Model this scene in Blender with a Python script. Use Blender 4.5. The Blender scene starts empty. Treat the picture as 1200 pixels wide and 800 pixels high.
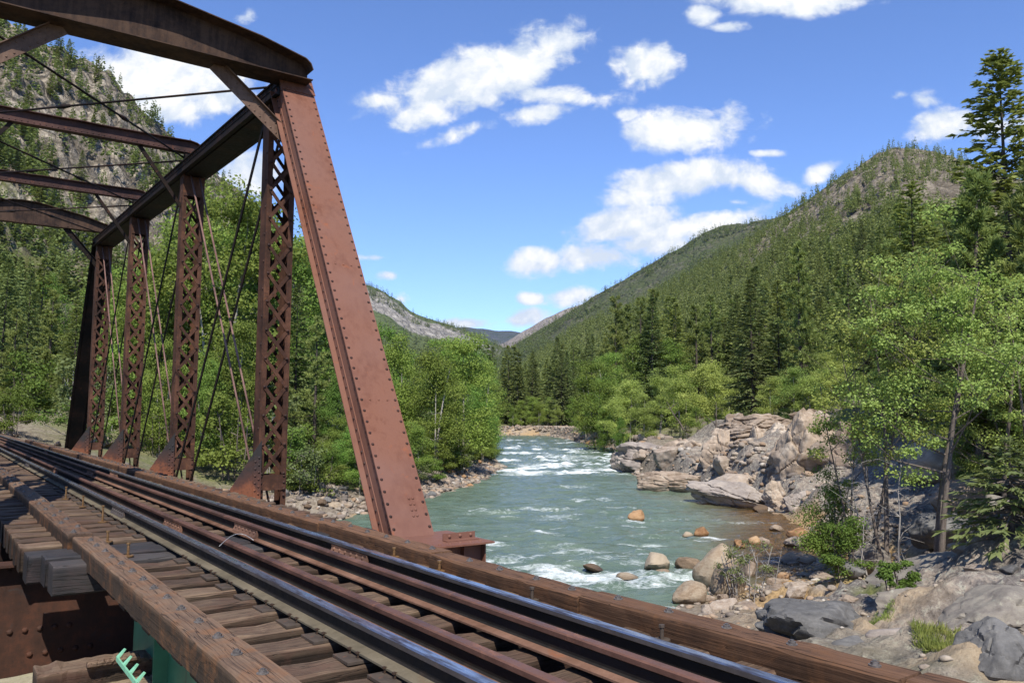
import bpy, bmesh, math, random
import numpy as np
from mathutils import Vector, Matrix, Euler
R = math.radians
HAZE = 2.0e-5
random.seed(7); rng = np.random.default_rng(7)
scene = bpy.context.scene
col = scene.collection

# ------------------------------------------------------------------ camera model
F, PW, PH = 965.0, 1200, 800
PITCH, ROLL, ZC = R(5.057), R(0.30), 5.0
cam_rot = (Matrix.Rotation(R(90) + PITCH, 3, 'X') @ Matrix.Rotation(ROLL, 3, 'Z'))
cd = bpy.data.cameras.new('camera'); cam = bpy.data.objects.new('camera', cd); col.objects.link(cam)
cam.location = (0, 0, ZC); cam.rotation_euler = cam_rot.to_euler()
cd.sensor_fit = 'HORIZONTAL'; cd.sensor_width = 36; cd.lens = 36 * F / PW; cd.clip_end = 60000; cd.clip_start = 0.05
scene.camera = cam

def ray(px, py):
    return cam_rot @ Vector(((px - PW / 2) / F, -(py - PH / 2) / F, -1.0))
def at_z(px, py, z):            # point of the world at height z seen at that pixel
    d = ray(px, py); k = (z - ZC) / d.z
    return Vector((0, 0, ZC)) + d * k
def at_y(px, py, y):            # point at forward distance y
    d = ray(px, py); k = y / d.y
    return Vector((0, 0, ZC)) + d * k

# ------------------------------------------------------------------ numpy noise
def _h(ix, iy, iz, s):
    with np.errstate(over='ignore'):
        n = (ix.astype(np.uint32) * np.uint32(374761393) + iy.astype(np.uint32) * np.uint32(668265263)
             + iz.astype(np.uint32) * np.uint32(2147483647 - 11) + np.uint32(s) * np.uint32(1274126177))
        n = (n ^ (n >> np.uint32(13))) * np.uint32(1274126177)
        n = (n ^ (n >> np.uint32(16))) * np.uint32(2246822519)
        n = n ^ (n >> np.uint32(15))
    return n.astype(np.float64) / 4294967295.0
def vn(x, y, z, s=0):
    x = np.asarray(x, float); y = np.asarray(y, float); z = np.asarray(z, float) + 0 * x
    fx, fy, fz = np.floor(x), np.floor(y), np.floor(z)
    ix, iy, iz = fx.astype(np.int64), fy.astype(np.int64), fz.astype(np.int64)
    u, v, w = x - fx, y - fy, z - fz
    u = u * u * u * (u * (u * 6 - 15) + 10); v = v * v * v * (v * (v * 6 - 15) + 10); w = w * w * w * (w * (w * 6 - 15) + 10)
    r = 0
    for a in (0, 1):
        for b in (0, 1):
            for c in (0, 1):
                r = r + _h(ix + a, iy + b, iz + c, s) * (u if a else 1 - u) * (v if b else 1 - v) * (w if c else 1 - w)
    return r * 2 - 1
def fbm(x, y, z=0., o=5, s=0, g=.5, l=2.03):
    t = 0; a = 1; n = 0
    for i in range(o):
        t = t + a * vn(np.asarray(x) + 17.3 * i, np.asarray(y) - 9.1 * i, np.asarray(z) + 3.7 * i, s + i); n += a; a *= g
        x = np.asarray(x) * l; y = np.asarray(y) * l; z = np.asarray(z) * l
    return t / n
def ridged(x, y, z=0., o=5, s=0):
    t = 0; a = 1; n = 0
    for i in range(o):
        t = t + a * (1 - np.abs(vn(np.asarray(x) + 7.3 * i, np.asarray(y) + 4.4 * i, np.asarray(z), s + i)) * 2); n += a; a *= .5
        x = np.asarray(x) * 2.05; y = np.asarray(y) * 2.05; z = np.asarray(z) * 2.05
    return t / n
def sstep(a, b, x):
    t = np.clip((np.asarray(x, float) - a) / (b - a), 0, 1); return t * t * (3 - 2 * t)

# ------------------------------------------------------------------ object helpers
def tag(o, label=None, cat=None, group=None, kind=None):
    if label: o['label'] = label
    if cat: o['category'] = cat
    if group: o['group'] = group
    if kind: o['kind'] = kind
    return o
def link(o, parent=None):
    col.objects.link(o)
    if parent is not None: o.parent = parent
    return o
def empty(name, loc=(0, 0, 0), rz=0.0):
    o = bpy.data.objects.new(name, None); o.empty_display_size = .3
    o.location = loc; o.rotation_euler = (0, 0, rz); return link(o)
def mesh_from(name, V, faces, mats, mi=None, smooth=False, attrs=None):
    me = bpy.data.meshes.new(name)
    V = np.asarray(V, np.float32)
    if isinstance(faces, np.ndarray):
        k = faces.shape[1]; n = faces.shape[0]
        me.vertices.add(len(V)); me.vertices.foreach_set('co', V.ravel())
        me.loops.add(n * k); me.loops.foreach_set('vertex_index', faces.astype(np.int32).ravel())
        me.polygons.add(n); me.polygons.foreach_set('loop_start', np.arange(0, n * k, k, dtype=np.int32))
        me.update(calc_edges=True)
    else:
        me.from_pydata([tuple(v) for v in V.tolist()], [], faces); me.update()
    for m in (mats if isinstance(mats, (list, tuple)) else [mats]): me.materials.append(m)
    if mi is not None: me.polygons.foreach_set('material_index', np.asarray(mi, np.int32))
    if smooth: me.polygons.foreach_set('use_smooth', np.ones(len(me.polygons), bool))
    for k, a in (attrs or {}).items():
        at = me.attributes.new(k, 'FLOAT', 'POINT'); at.data.foreach_set('value', np.asarray(a, np.float32).ravel())
    me.update(); return me
def mobj(name, me, parent=None, loc=None, rot=None, sc=None):
    o = bpy.data.objects.new(name, me)
    if loc is not None: o.location = loc
    if rot is not None: o.rotation_euler = rot
    if sc is not None: o.scale = sc if hasattr(sc, '__len__') else (sc, sc, sc)
    return link(o, parent)
def copy_tree(root):
    c = root.copy(); link(c)
    for ch in list(root.children):
        d = ch.copy(); link(d, c)
        for g in list(ch.children):
            e = g.copy(); link(e, d)
    return c

class MB:                                    # mesh builder for man-made things
    def __init__(s): s.v = []; s.f = []; s.m = []
    def add(s, V, Fs, mi=0):
        b = len(s.v); s.v += [tuple(p) for p in V]; s.f += [tuple(b + i for i in f) for f in Fs]; s.m += [mi] * len(Fs); return s
    def box(s, lo, hi, mi=0, M=None, cham=0.0):
        (x0, y0, z0), (x1, y1, z1) = lo, hi
        V = [Vector(p) for p in ((x0,y0,z0),(x1,y0,z0),(x1,y1,z0),(x0,y1,z0),(x0,y0,z1),(x1,y0,z1),(x1,y1,z1),(x0,y1,z1))]
        if M is not None: V = [M @ p for p in V]
        return s.add(V, [(0,3,2,1),(4,5,6,7),(0,1,5,4),(1,2,6,5),(2,3,7,6),(3,0,4,7)], mi)
    def bar(s, a, b, w, h, up=(0, 0, 1), mi=0):          # rectangular bar a->b, w sideways, h along 'up'
        a = Vector(a); b = Vector(b); d = (b - a); L = d.length; d.normalize()
        x = d.cross(Vector(up))
        if x.length < 1e-5: x = d.cross(Vector((1, 0, 0)))
        x.normalize(); u = x.cross(d).normalized()
        M = Matrix((( x.x, d.x, u.x, a.x), (x.y, d.y, u.y, a.y), (x.z, d.z, u.z, a.z), (0, 0, 0, 1)))
        return s.box((-w / 2, 0, -h / 2), (w / 2, L, h / 2), mi, M)
    def tube(s, pts, rs, n=8, mi=0, cap=True):
        pts = [Vector(p) for p in pts]; rings = []
        if not hasattr(rs, '__len__'): rs = [rs] * len(pts)
        base = len(s.v); V = []
        for i, p in enumerate(pts):
            d = (pts[min(i + 1, len(pts) - 1)] - pts[max(i - 1, 0)]).normalized()
            x = d.cross(Vector((0.13, 0.21, 1)) if abs(d.z) < .9 else Vector((1, 0.1, 0))).normalized(); y = d.cross(x)
            V += [p + (x * math.cos(2 * math.pi * k / n) + y * math.sin(2 * math.pi * k / n)) * rs[i] for k in range(n)]
        Fs = [(i * n + k, i * n + (k + 1) % n, (i + 1) * n + (k + 1) % n, (i + 1) * n + k) for i in range(len(pts) - 1) for k in range(n)]
        if cap: Fs += [tuple(range(n))[::-1], tuple((len(pts) - 1) * n + k for k in range(n))]
        return s.add(V, Fs, mi)
    def dome(s, c, nrm, r, mi=0, n=7, h=.75):             # rivet head
        c = Vector(c); z = Vector(nrm).normalized(); x = z.cross(Vector((.3, .5, .81))).normalized(); y = z.cross(x)
        V = []
        for (rr, hh) in ((1, 0), (.82, .5), (.4, .9)):
            V += [c + (x * math.cos(2 * math.pi * k / n) + y * math.sin(2 * math.pi * k / n)) * r * rr + z * r * h * hh for k in range(n)]
        V.append(c + z * r * h)
        Fs = [(i * n + k, i * n + (k + 1) % n, (i + 1) * n + (k + 1) % n, (i + 1) * n + k) for i in range(2) for k in range(n)]
        Fs += [(2 * n + k, 2 * n + (k + 1) % n, 3 * n) for k in range(n)]
        return s.add(V, Fs, mi)
    def prism(s, poly, ax, t0, t1, mi=0, M=None):         # polygon (2D) extruded between t0,t1 along axis ax
        def P(p, t):
            q = [0, 0, 0]; o = [i for i in range(3) if i != ax]
            q[o[0]], q[o[1]], q[ax] = p[0], p[1], t
            q = Vector(q); return M @ q if M is not None else q
        n = len(poly)
        V = [P(p, t0) for p in poly] + [P(p, t1) for p in poly]
        Fs = [tuple(range(n)), tuple(range(2 * n - 1, n - 1, -1))] + [(k, n + k, n + (k + 1) % n, (k + 1) % n) for k in range(n)]
        return s.add(V, Fs, mi)
    def me(s, name, mats, smooth=False, bevel=0.0, fixn=True):
        me = bpy.data.meshes.new(name); me.from_pydata(s.v, [], s.f)
        for m in (mats if isinstance(mats, (list, tuple)) else [mats]): me.materials.append(m)
        me.polygons.foreach_set('material_index', np.asarray(s.m, np.int32))
        bm = bmesh.new(); bm.from_mesh(me)
        bmesh.ops.recalc_face_normals(bm, faces=bm.faces)
        if bevel > 0:
            ed = [e for e in bm.edges if len(e.link_faces) == 2 and e.calc_face_angle(0) > 0.7]
            bmesh.ops.bevel(bm, geom=ed, offset=bevel, segments=2, profile=.6, affect='EDGES', clamp_overlap=True)
        bm.to_mesh(me); bm.free()
        if smooth: me.polygons.foreach_set('use_smooth', np.ones(len(me.polygons), bool))
        me.update(); return me

# ------------------------------------------------------------------ materials
class NT:
    def __init__(s, name):
        s.m = bpy.data.materials.new(name); s.m.use_nodes = True; s.t = s.m.node_tree; s.t.nodes.clear()
        s.out = s.n('ShaderNodeOutputMaterial')
    def n(s, typ, **kw):
        nd = s.t.nodes.new(typ)
        for k, v in kw.items():
            if k == 'ins':
                for a, b in v.items(): s.set(nd, a, b)
            else: setattr(nd, k, v)
        return nd
    def set(s, nd, k, v):
        i = nd.inputs[k]
        if isinstance(v, bpy.types.NodeSocket): s.t.links.new(v, i)
        elif hasattr(v, 'outputs'): s.t.links.new(v.outputs[0], i)
        else: i.default_value = v
    def coord(s, kind='Object'): return s.n('ShaderNodeTexCoord').outputs[kind]
    def map(s, vec, scale=(1, 1, 1), loc=(0, 0, 0), rot=(0, 0, 0)):
        return s.n('ShaderNodeMapping', ins={'Vector': vec, 'Scale': scale, 'Location': loc, 'Rotation': rot}).outputs[0]
    def noise(s, vec, scale=5., detail=5., rough=.55, dist=0.):
        return s.n('ShaderNodeTexNoise', ins={'Vector': vec, 'Scale': scale, 'Detail': detail, 'Roughness': rough, 'Distortion': dist}).outputs[0]
    def vor(s, vec, scale=5., feature='F1', out=0):
        nd = s.n('ShaderNodeTexVoronoi', feature=feature, ins={'Vector': vec, 'Scale': scale}); return nd.outputs[out]
    def ramp(s, fac, stops, interp='LINEAR'):
        nd = s.n('ShaderNodeValToRGB'); s.set(nd, 'Fac', fac); cr = nd.color_ramp; cr.interpolation = interp
        while len(cr.elements) > len(stops): cr.elements.remove(cr.elements[-1])
        while len(cr.elements) < len(stops): cr.elements.new(.5)
        for e, (p, c) in zip(cr.elements, stops):
            e.position = p; e.color = (c, c, c, 1) if not hasattr(c, '__len__') else (*c, 1)
        return nd.outputs[0]
    def mix(s, fac, a, b, blend='MIX'):
        nd = s.n('ShaderNodeMix', data_type='RGBA', blend_type=blend); s.set(nd, 0, fac)
        for k, v in ((6, a), (7, b)):
            if hasattr(v, '__len__') and not isinstance(v, bpy.types.NodeSocket): v = (*v[:3], 1)
            s.set(nd, k, v)
        return nd.outputs[2]
    def math(s, op, a, b=0.0, c=None, clamp=False):
        nd = s.n('ShaderNodeMath', operation=op, use_clamp=clamp); s.set(nd, 0, a); s.set(nd, 1, b)
        if c is not None: s.set(nd, 2, c)
        return nd.outputs[0]
    def attr(s, name): return s.n('ShaderNodeAttribute', attribute_name=name).outputs['Fac']
    def rand(s): return s.n('ShaderNodeObjectInfo').outputs['Random']
    def bump(s, h, strength=.5, dist=.02, normal=None):
        nd = s.n('ShaderNodeBump', ins={'Height': h, 'Strength': strength, 'Distance': dist})
        if normal is not None: s.set(nd, 'Normal', normal)
        return nd.outputs[0]
    def princ(s, color, rough=.8, normal=None, metallic=0., spec=.3, **kw):
        nd = s.n('ShaderNodeBsdfPrincipled')
        if hasattr(color, '__len__') and not isinstance(color, bpy.types.NodeSocket): color = (*color[:3], 1)
        s.set(nd, 'Base Color', color); s.set(nd, 'Roughness', rough); s.set(nd, 'Metallic', metallic); s.set(nd, 'Specular IOR Level', spec)
        if normal is not None: s.set(nd, 'Normal', normal)
        for k, v in kw.items(): s.set(nd, k.replace('_', ' '), v)
        return nd.outputs[0]
    def done(s, sh): s.t.links.new(sh, s.out.inputs['Surface']); return s.m

def shift(t, vec, amount=37.0):       # move the pattern per object so copies differ
    r = t.n('ShaderNodeVectorMath', operation='SCALE'); t.set(r, 0, (1.0, 0.7, 0.4)); t.set(r, 'Scale', t.math('MULTIPLY', t.rand(), amount))
    a = t.n('ShaderNodeVectorMath', operation='ADD'); t.set(a, 0, vec); t.set(a, 1, r.outputs[0]); return a.outputs[0]

def mat_rust(name, c0, c1, c2, streak=.5, rough=.72, paint=None, fade=None):
    t = NT(name); v = t.coord()
    big = t.noise(v, 1.3, 6, .62, .4); fine = t.noise(v, 14, 6, .65); grain = t.noise(v, 90, 3, .6)
    st = t.noise(t.map(v, (6, 6, .55)), 2.2, 5, .6)
    m = t.math('ADD', t.math('MULTIPLY', big, .6), t.math('ADD', t.math('MULTIPLY', fine, .25), t.math('MULTIPLY', st, streak * .35)))
    c = t.ramp(m, [(.36, c0), (.52, c1), (.68, c2)])
    c = t.mix(t.ramp(grain, [(.55, 0.), (.75, .5)]), c, c0)
    if fade: c = t.mix(t.ramp(t.noise(v, .45, 3, .5, .3), [(.42, 0.), (.62, .75)]), c, fade)
    sp = t.ramp(t.noise(v, 5.5, 7, .7, .8), [(.60, 0.), (.72, .8)])
    c = t.mix(sp, c, paint or (.22, .075, .03))
    b = t.bump(t.math('ADD', t.math('MULTIPLY', fine, .6), t.math('MULTIPLY', grain, .4)), .35, .006)
    return t.done(t.princ(c, t.ramp(fine, [(.3, rough - .08), (.7, rough + .16)]), b, spec=.2))
M_post = mat_rust('rust_red_paint', (.070, .026, .014), (.122, .045, .025), (.170, .072, .043), 1.3, .62, (.24, .075, .03), (.165, .084, .062))
M_strut = mat_rust('strut_steel', (.022, .012, .010), (.058, .028, .022), (.10, .05, .038), .6, .7)
M_rivet = mat_rust('rivet_steel', (.02, .012, .010), (.05, .024, .018), (.09, .042, .03), .3, .6)
M_knee = mat_rust('knee_steel', (.04, .024, .017), (.115, .070, .048), (.19, .12, .085), .6, .7)
M_dark = mat_rust('rust_dark_steel', (.004, .003, .002), (.010, .006, .004), (.036, .016, .010), .6, .7, (.085, .036, .018))
M_lat = mat_rust('rust_brown_steel', (.016, .009, .006), (.056, .025, .015), (.130, .058, .033), .7, .7, (.16, .066, .03))
M_gus = mat_rust('rust_gusset', (.018, .016, .016), (.060, .034, .027), (.20, .075, .04), .3, .75, (.28, .09, .04))
def mat_gusset():
    t = NT('rust_gusset_plate'); v = t.coord(); n = t.noise(v, 3.5, 6, .65, .5); f = t.noise(v, 22, 5, .65)
    z = t.n('ShaderNodeSeparateXYZ', ins={0: v}).outputs[2]
    k = t.math('ADD', t.math('MULTIPLY', z, -.9), t.math('MULTIPLY', n, .9))
    c = t.ramp(t.math('SUBTRACT', k, .6), [(.50, (.026, .023, .022)), (.85, (.085, .036, .024)), (1.0, (.20, .070, .033))])
    c = t.mix(t.ramp(f, [(.5, 0.), (.7, .5)]), c, (.03, .02, .017)); return t.done(t.princ(c, .75, t.bump(f, .3, .006)))
M_gus = mat_gusset()
M_fb = mat_rust('rust_girder', (.018, .012, .010), (.055, .027, .018), (.12, .046, .026), .5, .75, (.04, .038, .038))
M_rod = mat_rust('rod_steel', (.10, .055, .045), (.21, .12, .095), (.30, .18, .14), .2, .6)
M_rail_side = mat_rust('rail_side', (.045, .038, .036), (.085, .070, .062), (.14, .11, .09), .1, .55, (.12, .07, .045))
M_rail_foot = mat_rust('rail_foot', (.085, .070, .046), (.145, .120, .080), (.20, .17, .12), .1, .85, (.13, .085, .05))
M_guard = mat_rust('guard_rail_rust', (.060, .031, .022), (.130, .064, .044), (.185, .096, .068), .1, .48, (.22, .10, .055))
M_gfoot = mat_rust('guard_foot_rust', (.10, .05, .03), (.19, .105, .07), (.25, .15, .105), .1, .8)
M_plate = mat_rust('tie_plate_steel', (.045, .035, .028), (.10, .075, .055), (.16, .12, .085), .1, .7)
def mat_head():
    t = NT('rail_head_polished'); v = t.coord()
    n = t.noise(t.map(v, (40, .6, 40)), 1.5, 4, .6); n2 = t.noise(t.map(v, (9, 1.4, 9)), 3, 5, .6)
    c = t.ramp(n, [(.3, (.36, .37, .40)), (.7, (.55, .56, .60))]); c = t.mix(t.ramp(n2, [(.46, 0.), (.62, .85)]), c, (.12, .08, .065))
    return t.done(t.princ(c, t.ramp(n2, [(.35, .22), (.7, .5)]), t.bump(n, .08, .002), metallic=.95))
M_head = mat_head()
def mat_bolt(name, c):
    t = NT(name); v = t.coord(); n = t.noise(v, 60, 4, .6)
    return t.done(t.princ(t.ramp(n, [(.35, tuple(x * .5 for x in c)), (.65, c)]), .45, t.bump(n, .3, .003), metallic=.4))
M_bolt = mat_bolt('bolt_steel', (.20, .175, .155)); M_spike = mat_bolt('spike_steel', (.10, .065, .045))
M_spkbrass = mat_bolt('drift_bolt_rust', (.28, .16, .07))

def mat_wood(name, cols, axis=0, stain=None, stain_amt=.5, crack=1.0, side=1.0):
    t = NT(name); v = shift(t, t.coord()); r = t.rand()
    s = [85, 85, 85]; s[axis] = 1.3
    g = t.noise(t.map(v, s), 1.0, 6, .62, .15)
    s2 = [110, 110, 110]; s2[axis] = 3.0
    g2 = t.noise(t.map(v, s2), 1.0, 4, .6)
    blot = t.noise(v, 3.2, 5, .6, .4)
    s3 = [26, 26, 26]; s3[axis] = .9
    ck = t.ramp(t.noise(t.map(v, s3), 1.0, 3, .5, .35), [(.488, 0.), (.498, .9), (.502, .9), (.512, 0.)])
    m = t.math('ADD', t.math('MULTIPLY', g, .6), t.math('ADD', t.math('MULTIPLY', blot, .35), t.math('MULTIPLY', r, .22)))
    c = t.ramp(m, [(.36, cols[0]), (.55, cols[1]), (.74, cols[2])])
    c = t.mix(t.ramp(g2, [(.45, 0.), (.75, .45)]), c, cols[0])
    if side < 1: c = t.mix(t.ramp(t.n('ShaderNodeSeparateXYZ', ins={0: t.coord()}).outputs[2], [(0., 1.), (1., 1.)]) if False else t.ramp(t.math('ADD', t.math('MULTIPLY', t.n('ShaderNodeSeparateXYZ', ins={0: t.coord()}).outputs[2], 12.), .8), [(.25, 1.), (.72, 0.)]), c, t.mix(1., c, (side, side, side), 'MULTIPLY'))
    if stain: c = t.mix(t.math('MULTIPLY', t.ramp(t.noise(v, 4.5, 6, .7, .6), [(.48, 0.), (.66, 1.)]), stain_amt), c, stain)
    c = t.mix(t.math('MULTIPLY', ck, .8 * crack), c, (.012, .009, .007))
    h = t.math('ADD', t.math('MULTIPLY', g, .5), t.math('SUBTRACT', t.math('MULTIPLY', g2, .3), t.math('MULTIPLY', ck, .8 * crack)))
    return t.done(t.princ(c, .82, t.bump(h, .7, .012), spec=.22))
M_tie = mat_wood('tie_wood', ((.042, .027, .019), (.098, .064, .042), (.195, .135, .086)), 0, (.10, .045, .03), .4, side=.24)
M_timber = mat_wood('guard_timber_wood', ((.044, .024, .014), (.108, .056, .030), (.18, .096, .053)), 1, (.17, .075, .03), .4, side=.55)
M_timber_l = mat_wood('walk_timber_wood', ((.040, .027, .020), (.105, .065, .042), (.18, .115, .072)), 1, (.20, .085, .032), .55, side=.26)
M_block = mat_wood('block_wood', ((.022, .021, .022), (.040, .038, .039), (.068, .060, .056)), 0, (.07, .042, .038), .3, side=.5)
M_plank = mat_wood('plank_wood', ((.07, .05, .03), (.16, .12, .08), (.29, .22, .14)), 0, None)

def mat_green():
    t = NT('green_paint'); v = t.coord(); n = t.noise(v, 3, 6, .65); st = t.noise(t.map(v, (14, 14, .8)), 1.4, 4, .6)
    c = t.ramp(n, [(.3, (.016, .085, .048)), (.7, (.035, .15, .085))])
    c = t.mix(t.ramp(st, [(.6, 0.), (.7, .75)]), c, (.02, .018, .016))
    return t.done(t.princ(c, .45, t.bump(n, .15, .004), spec=.4))
M_green = mat_green()
def mat_mint():
    t = NT('light_green_paint'); v = t.coord(); n = t.noise(v, 30, 5, .65)
    return t.done(t.princ(t.ramp(n, [(.3, (.13, .36, .22)), (.7, (.24, .52, .35))]), .5))
M_mint = mat_mint()

def mat_rock(name, a, b, c, lich=(.40, .40, .34), scale=1., lich_amt=.5, dark=(.03, .027, .025), var=.25, crackamt=.75):
    t = NT(name); v = shift(t, t.coord()); r = t.rand()
    n1 = t.noise(v, 1.1 * scale, 8, .62, .5); n2 = t.noise(v, 7 * scale, 8, .7); n3 = t.noise(v, 45 * scale, 4, .7)
    layer = t.noise(t.map(v, (1.2, 1.2, 5.5), rot=(.5, .35, 0)), 1.4 * scale, 6, .6, .6)
    m = t.math('ADD', t.math('MULTIPLY', n1, .5), t.math('ADD', t.math('MULTIPLY', layer, .3), t.math('MULTIPLY', n2, .2)))
    m = t.math('ADD', m, t.math('MULTIPLY', t.math('SUBTRACT', r, .5), var))
    cc = t.ramp(m, [(.33, a), (.5, b), (.67, c)])
    cc = t.mix(t.math('MULTIPLY', t.ramp(t.noise(v, 4 * scale, 8, .75, .3), [(.56, 0.), (.66, 1.)]), lich_amt), cc, lich)
    cc = t.mix(t.ramp(n3, [(.58, 0.), (.75, .6)]), cc, dark)
    e = t.vor(t.map(v, (1, 1, 1.8)), 1.6 * scale, 'DISTANCE_TO_EDGE')
    dv = t.n('ShaderNodeVectorMath', operation='ADD'); t.set(dv, 0, v)
    nv = t.n('ShaderNodeTexNoise', ins={'Vector': v, 'Scale': 2.2 * scale, 'Detail': 4.}); t.set(dv, 1, nv.outputs[1])
    e = t.vor(t.map(dv.outputs[0], (1, 1, 1.7)), 1.3 * scale, 'DISTANCE_TO_EDGE')
    ck = t.ramp(e, [(0., 1.), (.018, .6), (.05, 0.)])
    cc = t.mix(t.math('MULTIPLY', ck, crackamt), cc, dark)
    pz = t.n('ShaderNodeSeparateXYZ', ins={0: t.n('ShaderNodeNewGeometry').outputs['Position']}).outputs[2]
    wl = t.ramp(t.math('ADD', t.math('MULTIPLY', pz, 1.6), t.math('MULTIPLY', n2, .25)), [(.20, 1.), (.36, 0.)])
    cc = t.mix(t.math('MULTIPLY', wl, .72), cc, t.mix(1., cc, (.30, .24, .17), 'MULTIPLY'))
    h = t.math('ADD', t.math('MULTIPLY', n2, .5), t.math('SUBTRACT', t.math('MULTIPLY', n3, .18), t.math('MULTIPLY', ck, .9 * crackamt)))
    return t.done(t.princ(cc, t.math('SUBTRACT', .86, t.math('MULTIPLY', wl, .5)), t.bump(h, .8, .05), spec=.25))
M_rk_tan = mat_rock('rock_tan', (.13, .09, .065), (.27, .205, .15), (.40, .33, .26), scale=1.6, crackamt=.1)
M_rk_river = mat_rock('rock_river', (.12, .08, .048), (.235, .168, .108), (.36, .29, .205), scale=1.8, lich_amt=.15, crackamt=.0, var=.5)
M_rk_wet = mat_rock('rock_orange', (.17, .085, .035), (.34, .20, .10), (.42, .29, .17), scale=1.5, lich_amt=.1, crackamt=.0)
M_rk_slate = mat_rock('rock_slate', (.050, .047, .044), (.115, .110, .102), (.20, .19, .175), (.26, .25, .22), 1.5, .25, var=.1, crackamt=.0)
M_rk_grain = mat_rock('rock_granite', (.085, .07, .06), (.19, .165, .135), (.29, .26, .20), (.34, .33, .25), 1.8, .6, var=.1, crackamt=.0)
M_rk_out = mat_rock('rock_outcrop', (.16, .115, .080), (.34, .265, .195), (.50, .42, .325), (.54, .50, .41), .55, .5, (.03, .024, .02), .18, .22)
M_rk_purple = mat_rock('rock_ledge', (.15, .12, .10), (.27, .23, .195), (.40, .345, .285), (.40, .35, .29), .6, .4, (.03, .025, .024), .15, .15)
M_stone = mat_rock('masonry_stone', (.16, .13, .07), (.30, .26, .16), (.42, .37, .25), (.40, .38, .16), 1.6, .4, crackamt=.1)

def mat_leaf(name, c0, c1, trans=.35, hue=.035, val=.3):
    t = NT(name); r = t.rand(); v = t.coord()
    n = t.noise(v, .9, 3, .5); n2 = t.noise(v, 9., 2, .5)
    c = t.ramp(t.math('ADD', t.math('MULTIPLY', n, .6), t.math('MULTIPLY', n2, .4)), [(.36, c0), (.64, c1)])
    hs = t.n('ShaderNodeHueSaturation'); t.set(hs, 'Color', c)
    t.set(hs, 'Hue', t.math('ADD', .5 - hue / 2, t.math('MULTIPLY', r, hue)))
    r2 = t.math('FRACT', t.math('MULTIPLY', r, 7.31)); t.set(hs, 'Value', t.math('ADD', 1 - val / 2, t.math('MULTIPLY', r2, val)))
    c = hs.outputs[0]
    d = t.princ(c, .6, spec=.10)
    tr = t.n('ShaderNodeBsdfTranslucent'); t.set(tr, 'Color', t.mix(.3, c, (.20, .24, .03), 'MIX'))
    mx = t.n('ShaderNodeMixShader'); t.set(mx, 0, trans); t.set(mx, 1, d); t.set(mx, 2, tr.outputs[0])
    return t.done(mx.outputs[0])
M_lf_aspen = mat_leaf('leaf_aspen', (.225, .305, .058), (.380, .455, .130), .45, .045, .35)
M_lf_cotton = mat_leaf('leaf_cottonwood', (.140, .228, .040), (.245, .335, .075), .44, .05, .45)
M_lf_shrub = mat_leaf('leaf_shrub', (.095, .145, .026), (.190, .245, .052), .38)
M_lf_willow = mat_leaf('leaf_willow', (.10, .13, .045), (.19, .22, .08), .35)
M_nd_spruce = mat_leaf('needle_spruce', (.105, .142, .052), (.215, .258, .095), .36, .03, .4)
M_nd_pine = mat_leaf('needle_pine', (.150, .188, .050), (.275, .315, .095), .36, .03, .35)
M_nd_far = mat_leaf('needle_far', (.122, .155, .050), (.215, .250, .084), .36, .03, .4)
M_grass = mat_leaf('grass_blade', (.16, .24, .05), (.40, .42, .13), .35)
def mat_bark(name, a, b):
    t = NT(name); v = shift(t, t.coord()); n = t.noise(t.map(v, (9, 9, 1.5)), 2, 6, .65); n2 = t.noise(v, 30, 4, .6)
    c = t.ramp(t.math('ADD', t.math('MULTIPLY', n, .65), t.math('MULTIPLY', n2, .35)), [(.35, a), (.65, b)])
    return t.done(t.princ(c, .9, t.bump(n, .8, .02), spec=.15))
M_bark = mat_bark('bark_brown', (.07, .055, .045), (.19, .155, .125))
M_bark_pale = mat_bark('bark_pale', (.17, .15, .12), (.40, .37, .31))
M_dead = mat_bark('deadwood_grey', (.18, .16, .14), (.38, .35, .31))
M_bark_dk = mat_bark('bark_dark', (.035, .028, .024), (.10, .08, .065))

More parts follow.
